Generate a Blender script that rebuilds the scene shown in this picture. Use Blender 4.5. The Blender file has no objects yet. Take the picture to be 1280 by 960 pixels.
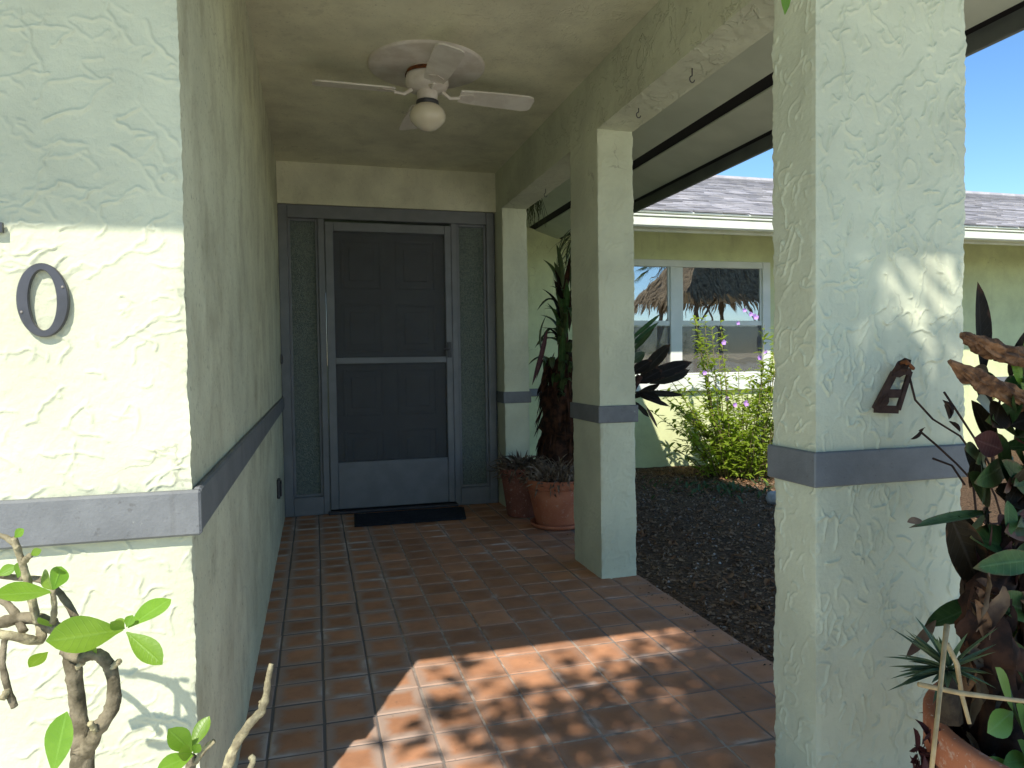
import bpy, math, random
import numpy as np
from mathutils import Vector, Matrix

scene = bpy.context.scene
COL = scene.collection
random.seed(7)
rng = np.random.default_rng(7)
PI = math.pi

# ------------------------------------------------------------------ camera
HC = 1.03                         # camera height over the porch tiles
F_PX = 887.0                      # focal length for a 1280 px wide picture
ROT = np.array([[0.9633084798723968, -0.26800350191734906, -0.014522243833851206],
                [0.022762777377257293, 0.027666264468831782, 0.9993580108131492],
                [0.26742967032849174, 0.963020612848125, -0.032751651219688004]])
cam_d = bpy.data.cameras.new("camera")
cam = bpy.data.objects.new("camera", cam_d)
COL.objects.link(cam)
cam_d.sensor_width = 36.0
cam_d.lens = F_PX / 1280.0 * 36.0
cam_d.clip_start = 0.05
cam_d.clip_end = 2000.0
mw = Matrix.Identity(4)
for i in range(3):
    mw[i][0], mw[i][1], mw[i][2] = ROT[0][i], ROT[1][i], -ROT[2][i]
mw[2][3] = HC
cam.matrix_world = mw
scene.camera = cam

# ------------------------------------------------------------------ light
SUN_DIR = Vector((0.505, 1.0, -1.1935)).normalized()     # the way the light travels
SUN_EL = math.asin(-SUN_DIR.z)
SUN_ROT = math.atan2(-SUN_DIR.x, -SUN_DIR.y)
world = bpy.data.worlds.new("World")
scene.world = world
world.use_nodes = True
wn = world.node_tree
bg = wn.nodes["Background"]
sky = wn.nodes.new("ShaderNodeTexSky")
sky.sky_type = 'NISHITA'
sky.sun_disc = False
sky.sun_elevation = SUN_EL
sky.sun_rotation = SUN_ROT
sky.air_density = 1.0
sky.dust_density = 0.0
sky.ozone_density = 3.0
sky.altitude = 200.0
hsv = wn.nodes.new("ShaderNodeHueSaturation")
hsv.inputs["Saturation"].default_value = 1.17
wn.links.new(sky.outputs[0], hsv.inputs["Color"])
wn.links.new(hsv.outputs[0], bg.inputs[0])
bg.inputs[1].default_value = 0.112
sun_d = bpy.data.lights.new("sun", 'SUN')
sun_d.energy = 3.5
sun_d.angle = math.radians(0.53)
sun_d.color = (1.0, 0.94, 0.84)
sun = bpy.data.objects.new("sun", sun_d)
COL.objects.link(sun)
sun.rotation_euler = SUN_DIR.to_track_quat('-Z', 'Y').to_euler()
sun.location = (-3, -6, 8)
scene.view_settings.view_transform = 'Standard'
scene.view_settings.look = 'None'
scene.view_settings.gamma = 1.0
scene.view_settings.exposure = 0.95
scene.cycles.max_bounces = 10
scene.cycles.diffuse_bounces = 6
scene.cycles.transparent_max_bounces = 12


def at(px, py, Y):
    """the point of the picture ray through (px, py) of the 1280x960 photograph at depth Y of the real place"""
    c = np.array([(px - 640) / F_PX, (480 - py) / F_PX, 1.0])
    d = ROT.T @ c
    t = Y / d[1]
    return Vector((d[0] * t, Y, HC + d[2] * t))


# ------------------------------------------------------------------ noise
def _hash(ix, iy, seed):
    n = (ix.astype(np.int64) * 374761393 + iy.astype(np.int64) * 668265263 + seed * 974634077) & 0x7fffffff
    n = ((n ^ (n >> 13)) * 1274126177) & 0x7fffffff
    return ((n ^ (n >> 16)) & 0xffff) / 65535.0


def perlin(x, y, seed=0):
    x = np.asarray(x, float); y = np.asarray(y, float)
    ix = np.floor(x); iy = np.floor(y)
    fx = x - ix; fy = y - iy
    u = fx * fx * fx * (fx * (fx * 6 - 15) + 10); v = fy * fy * fy * (fy * (fy * 6 - 15) + 10)

    def g(dx, dy):
        a = _hash(ix + dx, iy + dy, seed) * 2 * PI
        return np.cos(a) * (fx - dx) + np.sin(a) * (fy - dy)
    return ((g(0, 0) * (1 - u) + g(1, 0) * u) * (1 - v) + (g(0, 1) * (1 - u) + g(1, 1) * u) * v) * 1.4


def sstep(a, b, x):
    t = np.clip((x - a) / (b - a), 0, 1)
    return t * t * (3 - 2 * t)


def knockdown(u, v, seed, ang=0.0, amp=1.0, lean=False):
    """height of a hand-trowelled stucco coat, metres: short broken worm-like ridges, sharp on one side, on a flat coat.
    u, v: regular grids; the ridges keep their own width (a few mm) wherever they run"""
    du = max(u[0, 1] - u[0, 0], 1e-6); dv = max(v[1, 0] - v[0, 0], 1e-6)
    wmin = 1.15 * max(du, dv)
    h = np.zeros_like(u)
    fam = ((8, 17, .03, 0, .00), (11, 22, -.12, .5, .04), (7, 14, .18, -.45, .02), (13, 19, .05, 1.2, .10), (9, 15, -.2, -.15, .02))
    if lean: fam = ((7, 17, .03, 0, -.05), (9, 21, -.10, .35, -.02), (6, 14, .16, -.30, -.04), (11, 17, .0, .85, .03), (8, 19, .10, .15, -.02))
    for k, (fu, fv, lev, da, mo) in enumerate(fam):
        c, s_ = math.cos(ang + da), math.sin(ang + da)
        a = u * c + v * s_; b = -u * s_ + v * c
        wu = a + .013 * perlin(a * 24, b * 24, seed + 1 + k * 7) + .003 * perlin(a * 75, b * 75, seed + 2 + k * 7)
        wv = b + .013 * perlin(a * 24 + 9, b * 24, seed + 3 + k * 7) + .003 * perlin(a * 75, b * 75 + 5, seed + 4 + k * 7)
        n = perlin(wu * fu + 31 * k, wv * fv + 17 * k, seed + 10 + k) - lev
        gv, gu = np.gradient(n, dv, du)
        dist = n / np.maximum(np.hypot(gu, gv), 3.0)
        m = sstep(.10 + mo, .22 + mo, perlin(wu * 10 + 5 * k, wv * 13 - 3 * k, seed + 60 + k) + .10 * perlin(u * 2.3, v * 2.3, seed + 90))
        wid = 1.0 + .5 * perlin(u * 17, v * 17, seed + 80 + k)
        ridge = np.where(dist > 0, np.exp(-(dist / (max(.0040, wmin) * wid)) ** 2), np.exp(-(dist / max(.0014, .8 * wmin)) ** 2))
        h = np.maximum(h, .0027 * ridge * m * (.75 + .6 * perlin(u * 21, v * 21, seed + 70 + k)))
    h += .0006 * sstep(.0, .10, perlin(u * 9, v * 13, seed + 40)) * sstep(-.1, .2, perlin(u * 4, v * 4, seed + 41))
    h += (.0004 * perlin(u * 38, v * 38, seed + 42) + .0004 * perlin(u * 90, v * 90, seed + 43) + .0002 * perlin(u * 150, v * 150, seed + 45)) / max(amp, 1.0)
    h += .002 * perlin(u * 1.7, v * 1.7, seed + 44) / max(amp, 1.0)
    return h * amp


# ------------------------------------------------------------------ mesh helpers
class MB:
    def __init__(self):
        self.v = []; self.f = []; self.n = 0; self.lu = {}

    def add(self, verts, faces):
        verts = np.asarray(verts, float).reshape(-1, 3)
        self.v.append(verts)
        self.f.extend([tuple(i + self.n for i in f) for f in faces])
        self.n += len(verts)
        return self

    def box(self, x0, x1, y0, y1, z0, z1, bev=0.0):
        if bev <= 0:
            V = [(x, y, z) for z in (z0, z1) for y in (y0, y1) for x in (x0, x1)]
            return self.add(V, [(0, 2, 3, 1), (4, 5, 7, 6), (0, 1, 5, 4), (2, 6, 7, 3), (0, 4, 6, 2), (1, 3, 7, 5)])
        b = min(bev, (x1 - x0) / 2.01, (y1 - y0) / 2.01, (z1 - z0) / 2.01)
        V = []; idx = {}
        for sx in (0, 1):
            for sy in (0, 1):
                for sz in (0, 1):
                    X, Y, Z = (x0, x1)[sx], (y0, y1)[sy], (z0, z1)[sz]
                    ix, iy, iz = X + (b if sx == 0 else -b), Y + (b if sy == 0 else -b), Z + (b if sz == 0 else -b)
                    for ax, p in enumerate(((X, iy, iz), (ix, Y, iz), (ix, iy, Z))):
                        idx[(sx, sy, sz, ax)] = len(V); V.append(p)
        F = []
        for ax in range(3):
            o = [a for a in range(3) if a != ax]
            for s in (0, 1):
                q = []
                for (a, c) in ((0, 0), (1, 0), (1, 1), (0, 1)):
                    k = [0, 0, 0]; k[ax] = s; k[o[0]] = a; k[o[1]] = c
                    q.append(idx[(*k, ax)])
                F.append(q)
        for ax in range(3):     # edge strips along axis ax
            o = [a for a in range(3) if a != ax]
            for a in (0, 1):
                for c in (0, 1):
                    k0 = [0, 0, 0]; k0[o[0]] = a; k0[o[1]] = c; k1 = list(k0); k1[ax] = 1
                    F.append([idx[(*k0, o[0])], idx[(*k1, o[0])], idx[(*k1, o[1])], idx[(*k0, o[1])]])
        for sx in (0, 1):
            for sy in (0, 1):
                for sz in (0, 1):
                    F.append([idx[(sx, sy, sz, a)] for a in range(3)])
        return self.add(V, F)

    def tube(self, pts, r, n=8, cap=True, lump=0.0):
        pts = [Vector(p) for p in pts]
        rs = r if isinstance(r, (list, tuple)) else [r] * len(pts)
        V = []; prev = None
        for i, p in enumerate(pts):
            t = (pts[min(i + 1, len(pts) - 1)] - pts[max(i - 1, 0)])
            t = t.normalized() if t.length > 1e-9 else Vector((0, 0, 1))
            a = prev if prev is not None else (Vector((1, 0, 0)) if abs(t.x) < .8 else Vector((0, 1, 0)))
            a = (a - t * a.dot(t)).normalized(); prev = a
            b = t.cross(a)
            for k in range(n):
                th = 2 * PI * k / n
                rr = rs[i] * (1 + (random.uniform(-lump, lump) if lump else 0))
                V.append(p + (a * math.cos(th) + b * math.sin(th)) * rr)
        F = []
        for i in range(len(pts) - 1):
            for k in range(n):
                F.append((i * n + k, i * n + (k + 1) % n, (i + 1) * n + (k + 1) % n, (i + 1) * n + k))
        if cap:
            F.append(tuple(reversed(range(n)))); F.append(tuple((len(pts) - 1) * n + k for k in range(n)))
        return self.add([tuple(v) for v in V], F)

    def gnarl(self, pts, r, n=20, seg=7, seed=0, deep=.35, flat=1.0):
        P = []; Rr = []
        pts = [Vector(p) for p in pts]
        for i in range(len(pts) - 1):
            for k in range(seg):
                P.append(pts[i].lerp(pts[i + 1], k / seg)); Rr.append(r[i] + (r[i + 1] - r[i]) * k / seg)
        P.append(pts[-1]); Rr.append(r[-1])
        k0 = len(self.v); self.tube(P, Rr, n, True)
        V = self.v[k0]; m = len(P)
        s = np.repeat(np.arange(m) / seg, n); th = np.tile(np.arange(n) * 2 * PI / n, m)
        c = np.array([tuple(p) for p in P]).repeat(n, 0)
        g_ = deep * perlin(np.cos(th) * 1.9 + 3, np.sin(th) * 1.9 + s * .9, seed) + deep * .9 * perlin(th * 2.2 + .6 * np.sin(s * 3), s * .8, seed + 1) + deep * .5 * perlin(th * 3.8, s * 4, seed + 2)
        D = (V - c) * (1 + g_)[:, None]
        D[:, 2] *= flat
        self.v[k0] = c + D
        return self

    def lathe(self, prof, cx, cy, n=32, wob=0.0):
        V = []
        for (r, z) in prof:
            for k in range(n):
                th = 2 * PI * k / n
                rr = r * (1 + wob * math.sin(3 * th + z * 9))
                V.append((cx + rr * math.cos(th), cy + rr * math.sin(th), z))
        F = []
        for i in range(len(prof) - 1):
            for k in range(n):
                F.append((i * n + k, i * n + (k + 1) % n, (i + 1) * n + (k + 1) % n, (i + 1) * n + k))
        return self.add(V, F)

    def poly(self, pts):
        return self.add([tuple(p) for p in pts], [tuple(range(len(pts)))])

    def prism(self, pts, off):
        """extrude the polygon pts by the vector off"""
        n = len(pts); off = Vector(off)
        V = [Vector(p) for p in pts]; V += [v + off for v in V]
        F = [tuple(range(n)), tuple(reversed(range(n, 2 * n)))]
        F += [(i, i + n, (i + 1) % n + n, (i + 1) % n) for i in range(n)]
        return self.add([tuple(v) for v in V], F)

    def leaf(self, base, tip, width, up=(0, 0, 1), sag=0.0, fold=0.15, n=7, shape=0.45, twist=0.0, wave=0.0, thick=0.0, back=0.0):
        """a blade from base to tip: folded along its midrib, widest at `shape`, sagging by `sag` of its length"""
        base = Vector(base); tip = Vector(tip); ax = tip - base; L = ax.length; t = ax.normalized()
        up = Vector(up); side = t.cross(up)
        if side.length < 1e-4: side = t.cross(Vector((0, 1, 0)))
        side.normalize(); nrm = side.cross(t)
        V = []; F = []
        for i in range(n + 1):
            s = i / n
            w = width * .5 * max(math.sin(PI * s ** (math.log(.5) / math.log(shape))) ** .75, .06 if i < n else .01)
            p = base + ax * s + nrm * (math.sin(PI * s) * back * L) - Vector((0, 0, 1)) * (sag * L * s * s)
            a = twist * s
            sd = side * math.cos(a) + nrm * math.sin(a); nn = nrm * math.cos(a) - side * math.sin(a)
            wv = wave * width * math.sin(s * 13 + width * 90)
            V += [p - sd * w + nn * (fold * w * 2 + wv), p, p + sd * w + nn * (fold * w * 2 - wv)]
        for i in range(n):
            a = i * 3
            F += [(a, a + 1, a + 4, a + 3), (a + 1, a + 2, a + 5, a + 4)]
        for i in range(n + 1):
            for j in range(3): self.lu[self.n + i * 3 + j] = (j - 1.0, i / n, 1.0)
        return self.add([tuple(v) for v in V], F)

    def mesh(self, name, origin=(0, 0, 0), smooth=False):
        me = bpy.data.meshes.new(name)
        v = np.concatenate(self.v) - np.array(origin)
        me.from_pydata(v.tolist(), [], self.f)
        if smooth:
            me.polygons.foreach_set("use_smooth", [True] * len(me.polygons))
        if self.lu:
            at_ = me.attributes.new("blade", 'FLOAT_VECTOR', 'POINT')
            arr = np.zeros((len(v), 3), np.float32)
            for k, c in self.lu.items(): arr[k] = c
            at_.data.foreach_set("vector", arr.ravel())
        me.update()
        return me


def loc_of(o):
    p = Vector((0, 0, 0))
    while o is not None:
        p += o.location; o = o.parent
    return p


def link(name, me, mat, parent=None, at_=None):
    o = bpy.data.objects.new(name, me)
    COL.objects.link(o)
    if mat is not None and not me.materials:
        me.materials.append(mat)
    if parent is not None: o.parent = parent
    if at_ is not None: o.location = at_
    return o


def part(name, mb, mat, parent=None, smooth=False, kind=None, label=None):
    """one mesh object; the vertices are world coordinates, the origin goes to the parent's base"""
    org = loc_of(parent) if parent is not None else Vector((0, 0, 0))
    o = link(name, mb.mesh(name, org, smooth), mat, parent)
    if kind: o["kind"] = kind
    if label: o["label"] = label
    return o


def thing(name, label, cat, loc, group=None):
    o = bpy.data.objects.new(name, None)
    o.empty_display_size = .05
    COL.objects.link(o)
    o.location = loc; o["label"] = label; o["category"] = cat
    if group: o["group"] = group
    return o


def tag(o, label, cat, group=None, kind=None):
    o["label"] = label
    if cat: o["category"] = cat
    if group: o["group"] = group
    if kind: o["kind"] = kind
    return o


def solo(name, mb, mat, label, cat, smooth=False, group=None, kind=None):
    """a thing that is one mesh, its origin at the bottom middle"""
    v = np.concatenate(mb.v); lo, hi = v.min(0), v.max(0)
    org = Vector(((lo[0] + hi[0]) / 2, (lo[1] + hi[1]) / 2, lo[2]))
    o = link(name, mb.mesh(name, org, smooth), mat, None, org)
    return tag(o, label, cat, group, kind)


def grid_part(name, panels, mat, parent):
    """panels: list of (verts Nx3, quads Mx4) numpy arrays joined into one mesh"""
    org = np.array(loc_of(parent)) if parent is not None else np.zeros(3)
    V = []; Q = []; n = 0
    for v, q in panels:
        V.append(v - org); Q.append(q + n); n += len(v)
    V = np.concatenate(V); Q = np.concatenate(Q)
    me = bpy.data.meshes.new(name)
    me.vertices.add(len(V)); me.vertices.foreach_set("co", V.astype(np.float32).ravel())
    me.loops.add(Q.size); me.loops.foreach_set("vertex_index", Q.astype(np.int32).ravel())
    me.polygons.add(len(Q))
    me.polygons.foreach_set("loop_start", np.arange(0, Q.size, 4, dtype=np.int32))
    me.polygons.foreach_set("loop_total", np.full(len(Q), 4, dtype=np.int32))
    me.polygons.foreach_set("use_smooth", np.ones(len(Q), dtype=bool))
    me.update(calc_edges=True)
    me.validate()
    return link(name, me, mat, parent)


def stucco(O, U, w, h, N, res, seed, ang=0.0, amp=1.0, left=None, right=None, V=(0, 0, 1), lean=False):
    """one displaced stucco face: origin O, unit direction U (width w), V (height h), outward normal N.
    left/right: outward diagonal of the corner at that edge, whose arris wobbles the same way on both faces."""
    O = np.array(O, float); U = np.array(U, float); V = np.array(V, float); N = np.array(N, float)
    nu = max(2, int(round(w / res))); nv = max(2, int(round(h / res)))
    u, v = np.meshgrid(np.linspace(0, w, nu + 1), np.linspace(0, h, nv + 1))
    hh = knockdown(u + seed * .37, v + (O[2] if V[2] else 0), seed, ang, amp, lean)
    d = np.minimum(np.minimum(u, w - u), np.minimum(v, h - v))
    hh = hh * np.clip(d / .012, 0, 1)
    P = O + u[..., None] * U + v[..., None] * V + hh[..., None] * N
    z = P[..., 2]
    wob = -.0015 + .0028 * perlin(z * 23, z * 0 + .3, 77) + .0016 * perlin(z * 75, z * 0 + .7, 78) + .003 * perlin(z * 5, z * 0 + .2, 79)
    for e, dd in ((left, u), (right, w - u)):
        if e is not None:
            P = P + (wob * np.exp(-dd / .010))[..., None] * np.array(e, float)
    idx = np.arange((nu + 1) * (nv + 1)).reshape(nv + 1, nu + 1)
    q = np.stack([idx[:-1, :-1], idx[:-1, 1:], idx[1:, 1:], idx[1:, :-1]], -1).reshape(-1, 4)
    if np.dot(np.cross(U, V), N) < 0: q = q[:, ::-1]
    return P.reshape(-1, 3), q


# ------------------------------------------------------------------ materials
class NT:
    def __init__(self, name):
        self.m = bpy.data.materials.new(name); self.m.use_nodes = True
        self.t = self.m.node_tree; self.p = self.t.nodes["Principled BSDF"]; self.out = self.t.nodes["Material Output"]

    def n(self, typ, **kw):
        nd = self.t.nodes.new(typ)
        for k, v in kw.items(): setattr(nd, k, v)
        return nd

    def l(self, a, b): self.t.links.new(a, b)

    def pos(self):
        return self.n("ShaderNodeNewGeometry").outputs["Position"]

    def obj(self):
        return self.n("ShaderNodeTexCoord").outputs["Object"]

    def noise(self, co, scale, detail=4, rough=.55, dist=0.0, stretch=None):
        if stretch:
            mp = self.n("ShaderNodeMapping"); mp.inputs["Scale"].default_value = stretch
            self.l(co, mp.inputs["Vector"]); co = mp.outputs[0]
        nd = self.n("ShaderNodeTexNoise")
        nd.inputs["Scale"].default_value = scale; nd.inputs["Detail"].default_value = detail
        nd.inputs["Roughness"].default_value = rough; nd.inputs["Distortion"].default_value = dist
        self.l(co, nd.inputs["Vector"])
        return nd.outputs["Fac"]

    def ramp(self, fac, a, b):
        nd = self.n("ShaderNodeMapRange"); nd.interpolation_type = 'SMOOTHSTEP'
        self.l(fac, nd.inputs[0]); nd.inputs[1].default_value = a; nd.inputs[2].default_value = b
        return nd.outputs[0]

    def math(self, op, a, b=None):
        nd = self.n("ShaderNodeMath", operation=op)
        for i, x in enumerate((a, b)):
            if x is None: continue
            if isinstance(x, (int, float)): nd.inputs[i].default_value = x
            else: self.l(x, nd.inputs[i])
        return nd.outputs[0]

    def mix(self, fac, a, b):
        nd = self.n("ShaderNodeMix", data_type='RGBA')
        for s, x in ((nd.inputs[0], fac), (nd.inputs[6], a), (nd.inputs[7], b)):
            if isinstance(x, (int, float)): s.default_value = x
            elif isinstance(x, tuple): s.default_value = (*x, 1) if len(x) == 3 else x
            else: self.l(x, s)
        return nd.outputs[2]

    def bump(self, h, strength=.3, dist=.002, prev=None):
        nd = self.n("ShaderNodeBump"); nd.inputs["Strength"].default_value = strength; nd.inputs["Distance"].default_value = dist
        self.l(h, nd.inputs["Height"])
        if prev is not None: self.l(prev, nd.inputs["Normal"])
        return nd.outputs[0]

    def done(self, color=None, rough=None, normal=None, spec=None, metallic=None):
        p = self.p
        for nm, x in (("Base Color", color), ("Roughness", rough), ("Normal", normal), ("Specular IOR Level", spec), ("Metallic", metallic)):
            if x is None: continue
            if isinstance(x, (int, float)): p.inputs[nm].default_value = x
            elif isinstance(x, tuple): p.inputs[nm].default_value = (*x, 1)
            else: self.l(x, p.inputs[nm])
        return self.m


def basic(name, c1, c2=None, rough=.6, spec=.4, scale=6, detail=5, bump=0.0, bscale=80, metallic=0.0, lo=.35, hi=.65, local=False, rnd=0.0):
    m = NT(name); co = m.obj() if local else m.pos()
    col = c1
    if c2 is not None: col = m.mix(m.ramp(m.noise(co, scale, detail), lo, hi), c1, c2)
    if rnd:
        oi = m.n("ShaderNodeObjectInfo"); hv = m.n("ShaderNodeHueSaturation")
        v = m.math('ADD', m.math('MULTIPLY', oi.outputs["Random"], rnd), 1 - rnd / 2)
        m.l(v, hv.inputs["Value"])
        if isinstance(col, tuple): hv.inputs["Color"].default_value = (*col, 1)
        else: m.l(col, hv.inputs["Color"])
        col = hv.outputs[0]
    nr = m.bump(m.noise(co, bscale, 5), bump, .004) if bump else None
    return m.done(col, rough, nr, spec, metallic)


def leafmat(name, c1, c2, rough=.4, trans=.35, tcol=None, scale=9, spec=.45, rib=.35, edge=0.0):
    m = NT(name); co = m.pos()
    oi = m.n("ShaderNodeObjectInfo")
    col = m.mix(m.ramp(m.noise(co, scale * 3, 5), .3, .7), c1, c2)
    at_n = m.n("ShaderNodeAttribute"); at_n.attribute_name = "blade"
    sp = m.n("ShaderNodeSeparateXYZ"); m.l(at_n.outputs["Vector"], sp.inputs[0])
    ax = m.math('ABSOLUTE', sp.outputs[0])
    mid = m.math('MULTIPLY', m.math('SUBTRACT', 1.0, m.ramp(ax, .03, .13)), sp.outputs[2])
    ph = m.math('SUBTRACT', m.math('MULTIPLY', sp.outputs[1], 62.0), m.math('MULTIPLY', ax, 9.0))
    vein = m.math('MULTIPLY', m.ramp(m.math('SINE', ph), .80, 1.0), sp.outputs[2])
    pale = tuple(min(1.0, c * 1.5 + .035) for c in c2)
    col = m.mix(m.math('MULTIPLY', mid, rib), col, pale)
    col = m.mix(m.math('MULTIPLY', vein, rib * .35), col, pale)
    if edge:
        brown = m.math('MULTIPLY', m.ramp(m.math('ADD', ax, m.math('MULTIPLY', m.math('SUBTRACT', m.noise(co, 30, 4), .5), 1.2)), .85, 1.1), edge)
        tipb = m.math('MULTIPLY', m.ramp(m.math('ADD', sp.outputs[1], m.math('MULTIPLY', m.math('SUBTRACT', m.noise(co, 40, 3), .5), .3)), .86, .97), edge)
        col = m.mix(m.math('MAXIMUM', brown, tipb), col, (.13, .065, .03))
    hv = m.n("ShaderNodeHueSaturation"); m.l(col, hv.inputs["Color"])
    m.l(m.math('ADD', m.math('MULTIPLY', oi.outputs["Random"], .45), .78), hv.inputs["Value"])
    m.l(m.math('ADD', m.math('MULTIPLY', oi.outputs["Random"], .03), .485), hv.inputs["Hue"])
    col = hv.outputs[0]
    nr = m.bump(vein, .25, .0015)
    nr = m.bump(mid, .3, .002, nr)
    m.done(col, rough, m.bump(m.noise(co, 120, 3), .15, .002, nr), spec)
    tr = m.n("ShaderNodeBsdfTranslucent")
    if tcol:
        m.l(m.mix(m.math('MULTIPLY', m.math('MAXIMUM', mid, vein), .45), tcol, tuple(c * .5 for c in tcol)), tr.inputs[0])
    else: m.l(col, tr.inputs[0])
    mx = m.n("ShaderNodeMixShader"); mx.inputs[0].default_value = trans
    m.l(m.p.outputs[0], mx.inputs[1]); m.l(tr.outputs[0], mx.inputs[2]); m.l(mx.outputs[0], m.out.inputs[0])
    return m.m


def stucco_mat(name, base, grime=0.0, bumps=0.0, seed=0.0):
    m = NT(name); co = m.pos()
    mott = m.ramp(m.noise(co, 3.0, 6, .6), .3, .7)
    dark = tuple(c * .86 for c in base); lite = tuple(min(1, c * 1.06) for c in base)
    col = m.mix(mott, dark, lite)
    # fine speckle of dust and soot in the pores
    sp = m.ramp(m.noise(co, 55, 5, .65), .62, .74)
    col = m.mix(m.math('MULTIPLY', sp, .18 + .45 * grime), col, (.20, .19, .13))
    if grime:
        st = m.ramp(m.noise(co, 6, 6, .65, 0, (1, 1, .8)), .42, .72)
        col = m.mix(m.math('MULTIPLY', st, .55 * grime), col, (.25, .22, .14))
        s2 = m.ramp(m.noise(co, 75, 5, .7, 0, (1, 1, .75)), .57, .70)
        col = m.mix(m.math('MULTIPLY', s2, .75 * grime), col, (.10, .09, .06))
    vo = m.n("ShaderNodeTexVoronoi"); vo.feature = 'DISTANCE_TO_EDGE'; vo.inputs["Scale"].default_value = 1.1
    wob_ = m.n("ShaderNodeVectorMath", operation='ADD'); nz_ = m.n("ShaderNodeTexNoise"); nz_.inputs["Scale"].default_value = 5.0; nz_.inputs["Detail"].default_value = 6
    m.l(co, nz_.inputs["Vector"]); sc_ = m.n("ShaderNodeVectorMath", operation='SCALE'); m.l(nz_.outputs["Color"], sc_.inputs[0]); sc_.inputs["Scale"].default_value = .35
    m.l(co, wob_.inputs[0]); m.l(sc_.outputs[0], wob_.inputs[1]); m.l(wob_.outputs[0], vo.inputs["Vector"])
    crack = m.math('MULTIPLY', m.math('SUBTRACT', 1.0, m.ramp(vo.outputs["Distance"], .0008, .0035)), m.ramp(m.noise(co, 2.3, 2), .56, .64))
    col = m.mix(m.math('MULTIPLY', crack, .38), col, (.16, .15, .11))
    drip = m.math('MULTIPLY', m.ramp(m.noise(co, 11, 4, .6, 0, (1, 1, .06)), .58, .70), m.ramp(m.noise(co, 1.6, 2), .48, .62))
    col = m.mix(m.math('MULTIPLY', drip, .05 if grime > .5 else .20), col, (.30, .29, .20))
    h = m.noise(co, 330, 4, .6)
    nr = m.bump(h, .45, .0014)
    nr = m.bump(m.noise(co, 75, 5, .65), .35, .004, nr)
    if bumps:
        # ridges of the trowelled coat on faces that are too far or too oblique to need their own relief
        a = m.noise(co, 13, 3, .5, .8)
        rid = m.math('SUBTRACT', 1.0, m.ramp(m.math('ABSOLUTE', m.math('SUBTRACT', a, .5)), .0, .035))
        rid = m.math('MULTIPLY', rid, m.ramp(m.noise(co, 7, 2), .42, .56))
        nr = m.bump(rid, min(1.0, .6 * bumps), .004 + .004 * bumps, nr)
    return m.done(col, .88, nr, .25)


CREAM = (.59, .61, .45)
M_STUCCO = stucco_mat("stucco_cream", CREAM)
M_STUCCO_B = stucco_mat("stucco_cream_relief", CREAM, .25, 1.0)
M_STUCCO_G = stucco_mat("stucco_grimy", (.63, .63, .46), .8, 0)
M_CEIL = stucco_mat("ceiling_texture", (.76, .74, .54), .35, .55)
M_WING = stucco_mat("stucco_wing", (.66, .70, .39), .1, .6)
M_BAND = basic("lavender_grey_paint", (.180, .182, .190), (.145, .147, .155), .55, .4, 14, bump=.25, bscale=160)


def band_mat():
    m = NT("weathered_grey_trim_paint"); co = m.pos()
    col = m.mix(m.ramp(m.noise(co, 9, 6, .65), .3, .7), (.182, .192, .198), (.140, .148, .154))
    col = m.mix(m.math('MULTIPLY', m.ramp(m.noise(co, 60, 5, .7), .60, .70), .5), col, (.085, .083, .08))
    col = m.mix(m.math('MULTIPLY', m.ramp(m.noise(co, 23, 6, .75), .66, .72), .55), col, (.42, .43, .37))
    col = m.mix(m.math('MULTIPLY', m.ramp(m.noise(co, 15, 5, .7, 0, (1, 1, .12)), .58, .72), .4), col, (.10, .10, .095))
    nr = m.bump(m.noise(co, 190, 4, .6), .55, .0016)
    return m.done(col, .62, m.bump(m.noise(co, 35, 5, .6), .35, .005, nr), .35)


M_BAND = band_mat()
M_DOOR = basic("slate_grey_door_paint", (.19, .198, .208), (.16, .168, .178), .45, .45, 9, bump=.08, bscale=120)
M_DOORDK = basic("dark_grey_door_leaf", (.15, .155, .16), (.12, .125, .13), .5, .4, 8)
M_WHITE = basic("fan_white_enamel", (.78, .73, .66), (.64, .58, .50), .4, .45, 12)
M_BLADE = basic("fan_blade_white", (.78, .74, .66), (.66, .61, .53), .42, .4, 10)
M_RUST = basic("rust", (.22, .075, .025), (.09, .04, .02), .85, .2, 40, bump=.4, bscale=200)
M_METALDK = basic("dark_metal", (.05, .05, .055), (.035, .035, .04), .4, .5, 20)
M_NUM = basic("numeral_dark_bronze", (.055, .055, .065), (.04, .04, .045), .35, .6, 30)
M_SCREW = basic("screw_steel", (.22, .20, .18), None, .5, .4, metallic=.3)
M_SOFFIT = basic("soffit_paint", (.62, .65, .52), (.55, .58, .46), .7, .3, 3, bump=.08)
M_VENT = basic("vent_dark", (.018, .016, .016), None, .8, .2)
M_FASCIA = basic("fascia_grey_paint", (.13, .14, .13), (.10, .11, .105), .55, .4, 5)
M_TRIMW = basic("white_trim_paint", (.74, .76, .70), (.66, .69, .62), .5, .4, 4)
M_GUTTER = basic("cream_gutter_paint", (.72, .73, .60), (.64, .66, .53), .4, .45, 5)
M_GROOVE = basic("weatherstrip_black", (.012, .012, .013), None, .8, .2)
M_MAT = basic("black_rubber_mat", (.02, .023, .03), (.012, .014, .02), .8, .3, 40, bump=.5, bscale=300)
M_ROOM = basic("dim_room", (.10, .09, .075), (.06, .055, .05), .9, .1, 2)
M_STONE = basic("white_stone", (.50, .47, .42), (.34, .31, .27), .85, .2, 20, bump=.4, bscale=60)
M_BOUNCE = basic("bounce_concrete", (.72, .68, .57), (.65, .61, .52), .9, .2, 6, bump=.2, bscale=120)  # concrete kept very pale so it throws more sunlight back up
M_LAWN = basic("lawn_grass", (.11, .17, .035), (.18, .22, .06), .95, .1, 1.3, bump=.6, bscale=60)
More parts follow.
